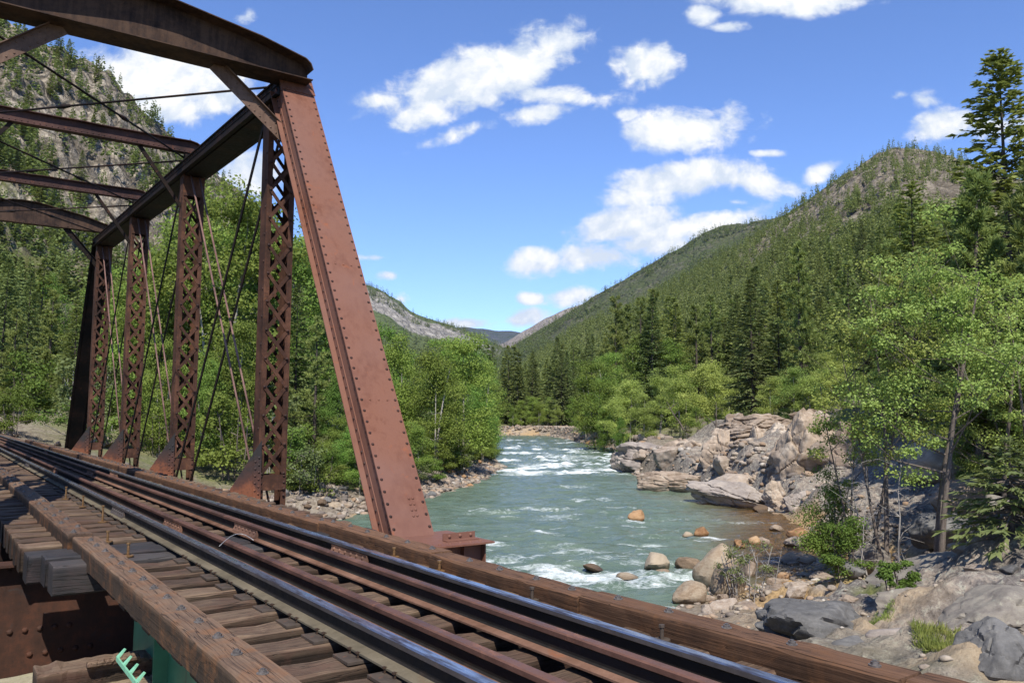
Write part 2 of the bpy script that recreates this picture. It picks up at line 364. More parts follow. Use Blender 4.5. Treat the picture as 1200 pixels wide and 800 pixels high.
def mat_ground():
    t = NT('bank_ground'); v = t.coord()
    rk, gr, sd = t.attr('rock'), t.attr('grass'), t.attr('sand'); wet = t.attr('wet')
    n1 = t.noise(v, .8, 8, .65, .4); n2 = t.noise(v, 6, 8, .7); n3 = t.noise(v, 40, 4, .65)
    gravel = t.vor(v, 7, 'F1', 1); gd = t.vor(v, 7, 'F1', 0)
    soil = t.ramp(t.math('ADD', t.math('MULTIPLY', n1, .5), t.math('MULTIPLY', n2, .5)), [(.35, (.085, .065, .045)), (.65, (.21, .17, .12))])
    gcol = t.mix(.45, soil, t.ramp(t.n('ShaderNodeSeparateColor', ins={0: gravel}).outputs[0], [(0., (.12, .10, .08)), (.5, (.28, .23, .17)), (1., (.42, .37, .30))]))
    lay = t.noise(t.map(v, (.7, .7, 3), rot=(.4, .3, .2)), 2.0, 8, .68, .7)
    rock = t.ramp(t.math('ADD', t.math('MULTIPLY', lay, .6), t.math('MULTIPLY', n2, .4)), [(.33, (.115, .092, .074)), (.5, (.285, .235, .185)), (.68, (.45, .385, .30))])
    rock = t.mix(t.ramp(t.noise(v, .55, 7, .7, .8), [(.46, 0.), (.53, .8)]), rock, t.ramp(n2, [(.35, (.075, .066, .060)), (.65, (.21, .185, .165))]))
    rock = t.mix(t.math('MULTIPLY', t.ramp(t.noise(v, 6, 9, .8), [(.53, 0.), (.60, 1.)]), .75), rock, (.36, .35, .27))
    rock = t.mix(t.ramp(t.noise(v, 17, 6, .8), [(.56, 0.), (.62, .8)]), rock, (.05, .042, .038))
    rock = t.mix(t.ramp(n3, [(.58, 0.), (.72, .6)]), rock, (.04, .036, .033))
    grs = t.ramp(n2, [(.3, (.055, .075, .02)), (.6, (.16, .165, .055)), (.8, (.24, .21, .10))])
    sand = t.ramp(t.math('ADD', t.math('MULTIPLY', n2, .4), t.math('MULTIPLY', n3, .6)), [(.3, (.27, .19, .11)), (.7, (.46, .36, .24))])
    c = t.mix(rk, gcol, rock)
    c = t.mix(t.math('MULTIPLY', gr, t.ramp(n1, [(.35, .2), (.55, 1.)])), c, grs)
    c = t.mix(sd, c, sand)
    c = t.mix(wet, c, t.ramp(t.math('ADD', t.math('MULTIPLY', gd, .7), t.math('MULTIPLY', n2, .4)), [(.2, (.16, .095, .036)), (.7, (.44, .29, .13))]))
    h = t.math('ADD', t.math('MULTIPLY', n2, .6), t.math('ADD', t.math('MULTIPLY', gd, .3), t.math('MULTIPLY', n3, .2)))
    return t.done(t.princ(c, .9, t.bump(h, 1.0, .12), spec=.2))
M_ground = mat_ground()

def mat_hill(name, rocks, greens, scale, gthr=.5, bdist=3.0):
    t = NT(name); v = t.coord(); g = t.attr('green')
    n1 = t.noise(v, .02 * scale, 8, .65, .6); n2 = t.noise(v, .12 * scale, 8, .72, .4); n3 = t.noise(v, .6 * scale, 6, .7)
    ly = t.noise(t.map(v, (.03, .03, .10), rot=(.45, .3, 0)), scale, 8, .7, 1.0)
    rock = t.ramp(t.math('ADD', t.math('MULTIPLY', ly, .55), t.math('ADD', t.math('MULTIPLY', n2, .25), t.math('MULTIPLY', n3, .2))), [(.40, rocks[0]), (.5, rocks[1]), (.62, rocks[2])])
    gr = t.ramp(n3, [(.3, greens[0]), (.7, greens[1])])
    dv = t.n('ShaderNodeVectorMath', operation='ADD'); t.set(dv, 0, t.map(v, (.06 * scale, .06 * scale, .035 * scale))); nv = t.n('ShaderNodeTexNoise', ins={'Vector': v, 'Scale': .05 * scale, 'Detail': 7.}); t.set(dv, 1, nv.outputs[1])
    crv = t.vor(dv.outputs[0], 1.6, 'DISTANCE_TO_EDGE'); crv2 = t.vor(dv.outputs[0], 4.5, 'DISTANCE_TO_EDGE')
    rock = t.mix(t.ramp(crv, [(0., .9), (.10, 0.)]), rock, rocks[0]); rock = t.mix(t.ramp(crv2, [(0., .7), (.12, 0.)]), rock, rocks[0])
    m = t.math('ADD', t.math('MULTIPLY', n1, .35), t.math('ADD', t.math('MULTIPLY', n2, .35), t.math('MULTIPLY', t.math('SUBTRACT', g, .5), .9)))
    m = t.math('ADD', m, t.math('MULTIPLY', n3, .3))
    c = t.mix(t.ramp(m, [(gthr - .05, 0.), (gthr + .05, 1.)]), rock, gr)
    h = t.math('ADD', t.math('MULTIPLY', ly, .6), t.math('ADD', t.math('MULTIPLY', n2, .4), t.math('MULTIPLY', n3, .25)))
    h = t.math('ADD', h, t.math('MULTIPLY', t.ramp(crv, [(0., 0.), (.2, 1.)]), .5))
    return t.done(t.princ(c, .95, t.bump(h, .9, bdist), spec=.1))
M_hillA = mat_hill('hill_left_rock', ((.095, .080, .060), (.29, .245, .185), (.50, .435, .335)), ((.05, .065, .02), (.15, .15, .06)), 1.6, .56, 3)
M_hillB = mat_hill('hill_right_rock', ((.10, .082, .058), (.215, .18, .132), (.32, .27, .205)), ((.055, .070, .022), (.13, .14, .05)), .9, .47, 5)
M_hillC = mat_hill('hill_brown', ((.065, .06, .042), (.14, .128, .09), (.23, .205, .15)), ((.04, .055, .018), (.085, .10, .035)), .6, .5, 10)
M_hillD = mat_hill('mountain_cliff', ((.15, .135, .115), (.30, .275, .235), (.42, .385, .33)), ((.06, .08, .03), (.12, .145, .055)), .45, .5, 12)
M_hillE = mat_hill('mountain_blue', ((.05, .05, .05), (.09, .09, .09), (.14, .14, .13)), ((.025, .035, .02), (.05, .06, .035)), .2, .5, 25)
M_hillF = mat_hill('mountain_tan', ((.16, .13, .10), (.30, .25, .20), (.42, .36, .30)), ((.05, .06, .03), (.10, .11, .05)), .3, .62, 20)

def mat_water():
    t = NT('river_water'); v = t.coord(); fo = t.attr('foam'); sh = t.attr('shallow')
    dn = t.noise(t.map(v, (.35, .5, 1)), 1.0, 3, .5)
    n1 = t.noise(t.map(v, (1.0, 1.7, 1)), 1.1, 6, .6, .5); n2 = t.noise(t.map(v, (1.0, 1.8, 1)), 5., 6, .65, .4)
    deep = t.ramp(t.math('ADD', t.math('MULTIPLY', dn, .6), t.math('MULTIPLY', n1, .4)), [(.3, (.074, .112, .080)), (.7, (.130, .170, .120))])
    c = t.mix(t.math('MULTIPLY', sh, .85), deep, (.20, .15, .065))
    b = t.bump(t.math('ADD', t.math('MULTIPLY', n1, .6), t.math('MULTIPLY', n2, .35)), .8, .2)
    wat = t.princ(c, .13, b, spec=.5, IOR=1.33)
    tr = t.n('ShaderNodeBsdfTransparent'); t.set(tr, 'Color', (.75, .62, .36, 1))
    gl = t.n('ShaderNodeBsdfGlossy'); t.set(gl, 'Roughness', .08); t.set(gl, 'Normal', b)
    fr = t.n('ShaderNodeFresnel', ins={'IOR': 1.33, 'Normal': b})
    cl = t.n('ShaderNodeMixShader'); t.set(cl, 0, fr.outputs[0]); t.set(cl, 1, tr.outputs[0]); t.set(cl, 2, gl.outputs[0])
    mx = t.n('ShaderNodeMixShader'); t.set(mx, 0, t.ramp(sh, [(.3, 0.), (.95, .85)])); t.set(mx, 1, wat); t.set(mx, 2, cl.outputs[0])
    f1 = t.noise(t.map(v, (1.0, 2.2, 1)), 1.5, 9, .74, 1.4); f2 = t.noise(t.map(v, (1.0, 1.6, 1)), 8., 7, .74, .8)
    m = t.math('ADD', t.math('ADD', t.math('MULTIPLY', f1, .75), t.math('MULTIPLY', f2, .38)), t.math('MULTIPLY', fo, .52))
    mask = t.ramp(m, [(.74, 0.), (.86, .40), (1.10, .95)])
    foam = t.princ((.80, .84, .83), .7, t.bump(f2, .8, .06), spec=.2)
    m2 = t.n('ShaderNodeMixShader'); t.set(m2, 0, mask); t.set(m2, 1, mx.outputs[0]); t.set(m2, 2, foam)
    return t.done(m2.outputs[0])
M_water = mat_water()

# ------------------------------------------------------------------ river, banks, hills
RIVER = np.array([(-8.5, 12.0), (-4, 9.5), (-.9, 10.4), (1.2, 15.5), (2.9, 19.2), (4.4, 22.2), (6.0, 24.0), (8.0, 25.2), (10.2, 28.5), (11.2, 33), (13.2, 38),
    (14.0, 44.6), (13.9, 49), (13.3, 52.6), (11.6, 60), (9.6, 76), (12.5, 85), (14.5, 100), (15.5, 120), (14, 137), (12, 165), (9, 197), (-6, 202), (-30, 222), (-65, 250),
    (-75, 232), (-45, 203), (-14, 178), (-5.5, 150), (-2.9, 109), (-.7, 79), (-3.2, 57.7), (-5.1, 50.5), (-8.1, 39.8), (-12, 38), (-15, 34), (-17.5, 31), (-21, 27), (-26, 21),
    (-45, 5), (-62, -22), (-45, -27), (-28, -9), (-20, 4), (-14, 11)], float)
def river_sd(x, y):                # signed distance, positive on land
    x = np.asarray(x, float); y = np.asarray(y, float); d = np.full(x.shape, 1e9); ins = np.zeros(x.shape, bool)
    n = len(RIVER)
    for i in range(n):
        a = RIVER[i]; b = RIVER[(i + 1) % n]; e = b - a
        k = np.clip(((x - a[0]) * e[0] + (y - a[1]) * e[1]) / (e @ e), 0, 1)
        d = np.minimum(d, (x - a[0] - k * e[0]) ** 2 + (y - a[1] - k * e[1]) ** 2)
        c = ((a[1] > y) != (b[1] > y)); xx = a[0] + (y - a[1]) / (e[1] if e[1] else 1e-9) * e[0]
        ins ^= c & (x < xx)
    d = np.sqrt(d); return np.where(ins, -d, d)
CP = np.array([(11.5,18.8,2.9),(14,17,4.0),(8,15.5,1.7),(6.2,10.3,1.9),(5.6,13.6,1.0),(6.5,15.5,.85),(6.2,18.6,.5),(9.0,22.5,.18),(8,25,.1),(11,24,.22),(10.5,26.5,.14),(10,20.6,.2),(9.5,24.5,.08),(7,21.5,.12),
  (13,22,1.6),(15,30,1.6),(16,36,1.9),(15.6,42,1.0),(15.8,47,1.3),(20,46,4.6),(22,52,5.3),(18,55,3.6),(15,58,1.7),(14.5,66,2.2),(11.8,76,.9),(20,70,4.5),(18,90,2.5),(19,110,2),(18,140,2),(30,60,8),(30,40,7),
  (40,30,10),(20,25,4.6),(20,36,4.5),(18,15,5.0),(30,15,9),(60,60,16),(60,100,14),(40,120,6),(20,200,2),(0,215,1.8),(30,220,4),(-30,245,2),
  (3,8,1.6),(2,5,2.2),(0,0,2.7),(5,0,2.6),(10,5,2.8),(-3,-5,2.8),(10,-20,4),(3,12,1.1),(4.2,16,.7),(-4,78,.7),(-6,65,.9),(-8,55,1.0),(-12,48,1.3),(-12,42,1.0),(-20,50,2.2),(-20,80,2.2),(-8,110,1),(-30,110,3),
  (-40,60,4.8),(-22,34,3.3),(-28,40,3.7),(-36,60,4.9),(-25,31,3.3),(-50,40,4.6),(-60,80,6),(-60,150,7),(-12,185,1.5),(-30,180,3),(-50,10,4),(-30,46,4.0),(-25,45,3.2),(-9,9,1.9),(-13,8,2.2),(-8,5,2.5),(-16,3,2.5),(90,60,20),(-90,60,8),(90,10,16),(-90,-20,5),(60,-40,8),(0,300,3),(60,250,8),(-80,300,6)], float)
def near_ground(x, y):
    x = np.asarray(x, float); y = np.asarray(y, float)
    num = 0; den = 0
    for (a, b, c) in CP:
        sc = 1.0 + .02 * math.hypot(a, b)
        w = 1.0 / (((x - a) ** 2 + (y - b) ** 2) / sc ** 2 + .6) ** 1.7; num = num + w * c; den = den + w
    return num / den
def rocky(x, y):                   # how much bare rock: right bank near and outcrop
    x = np.asarray(x, float); y = np.asarray(y, float)
    a = sstep(3.0, 7.0, x) * sstep(66, 40, y) * sstep(-10, 5, y)
    b = sstep(11, 13, x) * sstep(86, 66, y) * sstep(38, 45, y)
    return np.clip(a * sstep(26, 16, x) + b * sstep(30, 22, x), 0, 1)
def ground(x, y):
    x = np.asarray(x, float); y = np.asarray(y, float)
    sd = river_sd(x, y); g = near_ground(x, y); rk = rocky(x, y)
    dist = np.hypot(x, y)
    n = fbm(x * .35, y * .35, 0, 5, 11) * (.22 + .5 * rk) + fbm(x * 1.6, y * 1.6, 0, 4, 31) * (.05 + .10 * rk)
    lay = (ridged(x * .5 + y * .22, y * .45 - x * .2, 0, 4, 41) - .1) * .38 * rk + sstep(45, 30, y) * rk * ((ridged(x * 1.5 + y * .5, y * 1.3 - x * .5, 0, 4, 43) - .2) * .13 + fbm(x * 4.2, y * 4.2, 0, 3, 47) * .05)
    slope_w = np.where(x > 2, np.where(y > 40, 1.6, 3.2), 2.6)
    k = sstep(0, 1, np.clip(sd, 0, None) / slope_w) * .94 + .06
    far = sstep(250, 420, dist)
    z = (g + n + lay) * k
    z = np.where(sd > 0, np.maximum(z, .03 + .01 * n), -np.minimum(1.4, .03 + np.abs(sd) * np.where(x > 4, .10, .3)) + .06 * fbm(x * 1.2, y * 1.2, 0, 3, 5))
    return z * (1 - far) + 4 * far
def lines(*segs):
    r = []
    for a, b, s in segs: r.append(np.arange(a, b, s))
    return np.concatenate(r)
def grid_faces(nx, ny):
    i = np.arange(nx - 1)[None, :] + np.arange(ny - 1)[:, None] * nx; i = i.ravel()
    return np.stack([i, i + 1, i + nx + 1, i + nx], 1)
gx = np.concatenate([[-14000, -6000, -2500, -1200], lines((-700, -160, 30), (-160, -60, 5), (-60, -20, 1.0), (-20, 2, .4), (2, 13, .10), (13, 26, .2), (26, 60, 1), (60, 160, 5), (160, 700, 30)), [1200, 2500, 6000, 14000]])
gy = np.concatenate([[-14000, -6000, -1200, -400, -150], lines((-60, 2, 3), (2, 9, .3), (9, 25, .11), (25, 62, .26), (62, 112, .7), (112, 260, 2.2), (260, 700, 20)), [1200, 2500, 6000, 14000]])
GX, GY = np.meshgrid(gx, gy); GZ = ground(GX, GY)
sdg = river_sd(GX, GY); rkg = rocky(GX, GY)
nz = fbm(GX * .5, GY * .5, 0, 4, 77)
sand = np.zeros_like(GX)
for (px, py, rr, z0) in ((1060, 725, 1.0, 1.0), (1035, 758, .7, 1.1), (1110, 735, .5, 1.3), (1150, 795, .8, 1.7)):
    p = at_z(px, py, z0); sand = np.maximum(sand, sstep(rr * 1.3, rr * .4, np.hypot(GX - p.x, (GY - p.y) * .6) + nz * .5))
sand = np.maximum(sand, sstep(6, 2, np.abs(GX - 2)) * sstep(212, 202, GY) * sstep(188, 196, GY) * .7)
grass = (1 - rkg) * sstep(2.0, 7.0, sdg) * .85
gl = sstep(44, 47, GY) * sstep(62, 52, GY) * sstep(17, 19, GX) * sstep(3.8, 4.6, GZ + nz * .6); grass = np.maximum(grass, gl)
for (px, py, rr, z0) in ((1065, 690, .9, .8), (975, 668, .6, .5), (1020, 705, .4, .8), (990, 690, .5, .4)):
    p = at_z(px, py, z0); grass = np.maximum(grass, sstep(rr * 1.4, rr * .4, np.hypot(GX - p.x, (GY - p.y) * .7) + nz * .5))
approach = sstep(6, 2, np.abs((GX - 1.9) * .815 + (GY - 1.36) * .5795)) * sstep(-17, -20, GX)
grass = grass * (1 - approach)
wet = sstep(.80, .42, GZ + .1 * nz) * sstep(4, 8, GX) * sstep(46, 36, GY) * sstep(14, 20, GY)
wet = np.maximum(wet, (sdg < 0) * .8)
V = np.stack([GX.ravel(), GY.ravel(), GZ.ravel()], 1)
go = mobj('ground', mesh_from('ground', V, grid_faces(len(gx), len(gy)), M_ground, smooth=True, attrs={'rock': rkg, 'grass': grass, 'sand': sand, 'wet': wet}))
tag(go, kind='structure')
def gz(x, y): return float(ground(np.array([x]), np.array([y]))[0])

def hill(name, sky, r0, r1, mat, seed, p=1.25, amp=.06, na=150, nr=90, amin=None, amax=None, zb=2.0, back=.6, rough=1.0, green=lambda s, a: .5 + 0 * s, nscale=1.0):
    """sky: skyline as (px, py); r0/r1: functions of azimuth (deg) giving foot and ridge distance"""
    sx = np.array([s[0] for s in sky], float); sy = np.array([s[1] for s in sky], float)
    az = np.degrees(np.arctan2((sx - 600), F)); el = (485.4 - (sx - 600) * math.tan(ROLL) * 1.0 - sy) / F * np.cos(np.radians(az))
    amin = az[0] if amin is None else amin; amax = az[-1] if amax is None else amax
    def zfun(x, y):
        x = np.asarray(x, float); y = np.asarray(y, float)
        a = np.degrees(np.arctan2(x, y)); r = np.hypot(x, y)
        e = np.interp(a, az, el); R0 = r0(a); R1 = r1(a)
        zr = ZC + e * R1
        s = np.clip((r - R0) / (R1 - R0), 0, 1)
        z = zb - 3 + (zr - zb + 3) * s ** p
        k = nscale / (R1.mean() if hasattr(R1, 'mean') else R1)
        nn = ridged(x * 9 * k, y * 9 * k, 0, 6, seed) * .6 + fbm(x * 22 * k, y * 22 * k, 0, 5, seed + 50) * .4
        w = np.sin(np.clip(s, 0, 1) * math.pi) ** .7
        z = z + nn * amp * rough * (zr - zb) * w + fbm(x * 60 * k, y * 60 * k, 0, 3, seed + 90) * amp * .22 * (zr - zb) * sstep(0, .2, s)
        z = np.where(r > R1, z - (r - R1) * back, z)
        edge = sstep(amin, amin + .8, a) * sstep(amax, amax - .8, a)
        return z * edge + (1 - edge) * (-30), s
    aa = np.linspace(amin, amax, na); ss = np.concatenate([np.linspace(-.03, 1.0, nr), [1.06, 1.2, 1.5]])
    A, S = np.meshgrid(aa, ss)
    Rr = r0(A) + (r1(A) - r0(A)) * S
    X = Rr * np.sin(np.radians(A)); Y = Rr * np.cos(np.radians(A)); Z, s = zfun(X, Y)
    o = mobj(name, mesh_from(name, np.stack([X.ravel(), Y.ravel(), Z.ravel()], 1), grid_faces(len(aa), len(ss)), mat, smooth=True, attrs={'green': green(S, A).ravel()}))
    tag(o, kind='structure'); return zfun
c_ = lambda v: (lambda a: v + 0 * a)
skyA = [(-2600, -260), (-1200, -200), (-500, -120), (-200, -40), (-60, 5), (0, 26), (50, 52), (100, 70), (150, 122), (200, 165), (250, 208), (290, 236), (330, 275), (370, 318), (410, 365), (450, 410), (500, 445), (540, 470)]
hillA = hill('hillside', skyA, lambda a: 105 + 1.2 * np.clip(a + 30, -30, 40), lambda a: 330 + 3.5 * np.clip(a + 32, -30, 40), M_hillA, 3, 1.35, .11, 420, 170, nscale=1.5,
             green=lambda s, a: .58 - .22 * sstep(.3, .75, s) + .1 * sstep(.9, 1., s))
skyB = [(560, 470), (600, 440), (640, 412), (680, 380), (740, 358), (800, 326), (850, 295), (880, 276), (920, 249), (950, 228), (980, 207), (1010, 187), (1035, 172), (1060, 162), (1090, 163), (1125, 172), (1160, 188), (1200, 200), (1400, 190), (1900, 160), (3000, 60)]
hillB = hill('hillside', skyB, lambda a: 235 - 5.6 * np.clip(a, -3, 34), lambda a: 880 + 0 * a - 9 * np.clip(a - 33, 0, 40), M_hillB, 13, 1.22, .07, 340, 170, nscale=1.6,
             green=lambda s, a: .64 - .38 * sstep(.38, .58, s) * sstep(13, 20, a) + .35 * sstep(.955, .985, s) * sstep(26, 20, a))
skyC = [(545, 440), (580, 422), (600, 406), (640, 382), (680, 356), (710, 338), (740, 320), (770, 302), (800, 284), (830, 266), (850, 260), (880, 256), (920, 248), (960, 246), (1010, 250), (1080, 260)]
hillC = hill('hillside', skyC, c_(1100.), c_(2100.), M_hillC, 23, 1.1, .07, 320, 220, green=lambda s, a: .52 + 0 * s)
skyD = [(200, 300), (330, 330), (400, 327), (430, 336), (450, 343), (465, 354), (480, 366), (500, 375), (520, 380), (545, 388), (570, 399), (590, 408), (610, 420), (640, 445)]
hillD = hill('mountain', skyD, c_(1500.), c_(2700.), M_hillD, 33, .8, .12, 300, 220, green=lambda s, a: .66 - .36 * sstep(.5, .62, s) * sstep(.93, .85, s))
skyE = [(440, 405), (500, 392), (530, 385), (545, 383), (560, 385), (575, 387), (600, 388), (630, 392), (660, 402), (700, 420)]
hill('mountain', skyE, c_(5200.), c_(8200.), M_hillE, 43, 1.0, .05, 120, 60)
skyF = [(545, 425), (570, 410), (590, 402), (605, 392), (620, 384), (640, 371), (655, 364), (668, 360), (700, 348), (760, 345), (820, 380)]
hill('mountain', skyF, c_(3400.), c_(5200.), M_hillF, 53, 1.0, .08, 140, 80, green=lambda s, a: .3 + 0 * s)

def zall(x, y):
    x = np.atleast_1d(np.asarray(x, float)); y = np.atleast_1d(np.asarray(y, float))
    return np.maximum(ground(x, y), np.maximum(hillA(x, y)[0], hillB(x, y)[0]))

# water: real waves, foam where the bed is steep or stones stand in it
wx = np.concatenate([lines((-85, -20, 2.0), (-20, -10, .5), (-10, 18, .17))]); wy = np.concatenate([lines((-30, 6, 2.0), (6, 16, .5), (16, 62, .17), (62, 120, .4), (120, 260, 1.0))])
WX, WY = np.meshgrid(wx, wy); sdw = river_sd(WX, WY)
foam = np.zeros_like(WX)
FOAM = [(660, 536, 7, 11, 1.0), (640, 522, 7, 16, .55), (690, 528, 4, 12, .7), (610, 530, 3, 14, .5), (640, 515, 8, 20, .4), (655, 547, 6, 5, .7), (700, 541, 3, 5, .6),
        (640, 597, 2.4, .8, .72), (655, 606, 1.6, 1.5, .55), (560, 600, 2.0, .9, .4), (545, 631, 1.0, .7, .55), (590, 640, 1.5, .7, .45), (600, 655, 1.6, .9, .5), (660, 640, 1.1, .8, .55),
        (640, 626, 1.2, .9, .45), (690, 613, 1.2, .8, .35), (745, 607, 2.0, .6, .5), (820, 609, 2.4, .55, .6), (880, 613, 2.0, .5, .45), (765, 626, 1.1, .5, .35), (690, 648, 1.8, .7, .65), (720, 655, 1.6, .6, .55),
        (630, 665, 1.5, .7, .75), (660, 677, 1.8, .8, .8), (710, 677, 1.8, .7, .85), (755, 679, 1.8, .6, .85), (800, 677, 1.2, .55, .75), (740, 660, .8, .6, .5), (690, 690, 1.6, .6, .5), (600, 675, 1.2, .6, .5), (870, 600, 1.5, .4, .2), (500, 640, 2.5, 2, .15)]
frng = np.random.default_rng(5)
FOAM += [(px_ + dx_, py_ + dy_, .55, .22, .8) for (px_, py_) in ((746, 608), (822, 629), (770, 672), (807, 671), (697, 669), (735, 678), (838, 700), (806, 712)) for (dx_, dy_) in ((-14, 1), (12, 3), (0, 5), (26, 4))]
FOAM = [(a_, b_, c_1, d_1, e_ * (.45 if b_ < 556 else .8)) for (a_, b_, c_1, d_1, e_) in FOAM]
for k in range(150): FOAM.append((frng.uniform(592, 725), 512 + 44 * frng.random() ** .8, frng.uniform(.8, 2.6), frng.uniform(.5, 1.6), frng.uniform(.45, 1.0)))
for k in range(110): FOAM.append((frng.uniform(520, 800), frng.uniform(590, 690), frng.uniform(.3, 1.1), frng.uniform(.15, .4), frng.uniform(.2, .65)))
for k in range(40): FOAM.append((frng.uniform(600, 780), frng.uniform(662, 690), frng.uniform(.3, .9), frng.uniform(.15, .35), frng.uniform(.5, .9)))
for (px, py, rx, ry, a) in FOAM:
    p = at_z(px, py, 0); foam = np.maximum(foam, a * np.exp(-(((WX - p.x) / rx) ** 2 + ((WY - p.y) / ry) ** 2)))
foam = np.maximum(foam, .42 * sstep(.12, .55, fbm(WX * .22, WY * .30, 0, 4, 66)) * sstep(-1, -3, sdw) * sstep(7.5, 5.5, WX))
chop = .075 + .05 * sstep(75, 95, WY) + .16 * foam
WZ = fbm(WX * .9, WY * 1.7, 0, 4, 61) * chop * 1.3 + (ridged(WX * .55, WY * 1.4, 0, 3, 71) - .1) * chop
WZ = WZ * sstep(.6, -.6, sdw) * sstep(270, 200, WY)
bedd = -ground(WX, WY); shallow = sstep(.62, .08, bedd) * sstep(5.5, 8.5, WX + .0 * WY) * sstep(56, 46, WY)
keep = (sdw < 1.6)
idx = grid_faces(len(wx), len(wy)); kf = keep.ravel()[idx].any(1); idx = idx[kf]
used = np.unique(idx); remap = -np.ones(WX.size, int); remap[used] = np.arange(len(used))
V = np.stack([WX.ravel(), WY.ravel(), WZ.ravel()], 1)[used]
wo = mobj('river_water', mesh_from('river_water', V, remap[idx], M_water, smooth=True, attrs={'foam': foam.ravel()[used], 'shallow': shallow.ravel()[used]}))
tag(wo, kind='structure')

# ------------------------------------------------------------------ sky and sun
SUN_AZ, SUN_EL = 175.0, 52.5
w = bpy.data.worlds.new('World'); scene.world = w; w.use_nodes = True
wt = w.node_tree; wt.nodes.clear()
def wn(typ, **kw):
    nd = wt.nodes.new(typ)
    for k, v in kw.items():
        if k == 'ins':
            for a, b in v.items():
                if isinstance(b, bpy.types.NodeSocket): wt.links.new(b, nd.inputs[a])
                else: nd.inputs[a].default_value = b
        else: setattr(nd, k, v)
    return nd
def wm(op, a, b=0.0, clamp=False): return wn('ShaderNodeMath', operation=op, use_clamp=clamp, ins={0: a, 1: b}).outputs[0]
skyt = wn('ShaderNodeTexSky', sky_type='NISHITA', sun_disc=False, sun_elevation=R(SUN_EL), sun_rotation=R(SUN_AZ), altitude=2300, air_density=1.0, dust_density=.6, ozone_density=2.2)
hsv = wn('ShaderNodeHueSaturation', ins={'Color': skyt.outputs[0], 'Saturation': 1.06, 'Value': 1.0, 'Hue': .5})
tint = wn('ShaderNodeMix', data_type='RGBA', blend_type='MULTIPLY', ins={0: 1.0, 6: hsv.outputs[0], 7: (.95, 1.03, 1.28, 1)})
bg = wn('ShaderNodeBackground', ins={'Color': tint.outputs[2], 'Strength': .13})
gen = wn('ShaderNodeTexCoord').outputs['Generated']
sep = wn('ShaderNodeSeparateXYZ', ins={0: gen})
yy = wm('MAXIMUM', sep.outputs[1], .02)
uv = wn('ShaderNodeCombineXYZ', ins={0: wm('DIVIDE', sep.outputs[0], yy), 1: wm('DIVIDE', sep.outputs[2], yy)}).outputs[0]
nA = wn('ShaderNodeTexNoise', ins={'Vector': uv, 'Scale': 9.0, 'Detail': 9.0, 'Roughness': .58, 'Distortion': .25}).outputs[0]
nmap = wn('ShaderNodeMapping', ins={'Vector': uv, 'Scale': (1, 1.6, 1)}).outputs[0]
nB = wn('ShaderNodeTexNoise', ins={'Vector': nmap, 'Scale': 26.0, 'Detail': 8.0, 'Roughness': .6, 'Distortion': .4}).outputs[0]
CLOUDS = [(545, 100, 82, 30, 16, 1.0), (600, 78, 72, 34, 18, 1.0), (648, 52, 34, 26, 35, .9), (500, 130, 40, 20, 20, .8), (655, 112, 60, 12, -2, .8), (640, 132, 36, 12, 10, .7), (540, 155, 36, 8, 20, .5), (445, 118, 22, 6, 0, .4),
          (757, 75, 38, 22, 5, .95), (930, -2, 85, 16, 0, 1.), (824, 19, 18, 10, 0, .8), (850, 33, 18, 6, 0, .6), (818, 150, 68, 24, 3, 1.), (855, 138, 34, 24, 10, .8), (800, 212, 88, 20, 10, 1.), (865, 212, 60, 14, -8, .9),
          (900, 180, 20, 4.5, 0, .8), (735, 264, 70, 18, 8, 1.), (690, 302, 62, 17, 4, 1.), (800, 268, 85, 16, 10, .9), (640, 306, 40, 16, 0, .9), (755, 288, 60, 14, 6, .8), (672, 347, 32, 12, 8, .95), (622, 350, 17, 6, 0, .8), (620, 372, 24, 9, 10, .95),
          (548, 379, 34, 6, 0, .9), (455, 323, 16, 6, 0, .7), (470, 350, 14, 8, 0, .6), (1112, 147, 42, 17, 8, 1.), (965, 200, 24, 10, 25, .7), (1165, 150, 40, 20, 0, .8), (735, 135, 10, 6, 0, .45), (440, 302, 24, 3, 0, .35), (862, 237, 12, 4, 0, .4),
          (200, 95, 105, 44, -6, 1.), (130, 95, 60, 34, 0, .95), (262, 115, 50, 24, 0, .9), (290, 205, 44, 24, -10, 1.), (285, 20, 14, 6, 0, .4), (1054, 110, 8, 7, 30, .4), (1082, 118, 12, 6, 0, .3)]
acc = None
def cloud_field(vec):
    acc = None
    for (px, py, rx, ry, rot, s) in CLOUDS:
        d = ray(px, py); u, v = d.x / d.y, d.z / d.y; k = 1.0 / F * (1.12)
        mp = wn('ShaderNodeMapping', vector_type='TEXTURE', ins={'Vector': vec, 'Location': (u, v, 0), 'Rotation': (0, 0, R(rot)), 'Scale': (rx * k * 1.16, ry * k * 1.22, 1)})
        ln = wn('ShaderNodeVectorMath', operation='LENGTH', ins={0: mp.outputs[0]}).outputs['Value']
        f = wm('MULTIPLY', wm('SUBTRACT', 1.0, ln), s)
        acc = f if acc is None else wm('MAXIMUM', acc, f)
    return acc
field = cloud_field(uv)
dens = wm('ADD', wm('ADD', field, wm('MULTIPLY', wm('SUBTRACT', nA, .5), 2.3)), wm('MULTIPLY', wm('SUBTRACT', nB, .5), 1.1))
field_in = wn('ShaderNodeMapRange', interpolation_type='SMOOTHSTEP', ins={0: field, 1: -.55, 2: .1}).outputs[0]
alpha = wn('ShaderNodeMapRange', interpolation_type='SMOOTHSTEP', ins={0: dens, 1: -.05, 2: .50}).outputs[0]
alpha = wm('MULTIPLY', wm('MULTIPLY', alpha, field_in), wn('ShaderNodeMapRange', ins={0: sep.outputs[1], 1: .1, 2: .3}).outputs[0], True)
core = wn('ShaderNodeMapRange', interpolation_type='SMOOTHSTEP', ins={0: dens, 1: .2, 2: 1.2}).outputs[0]
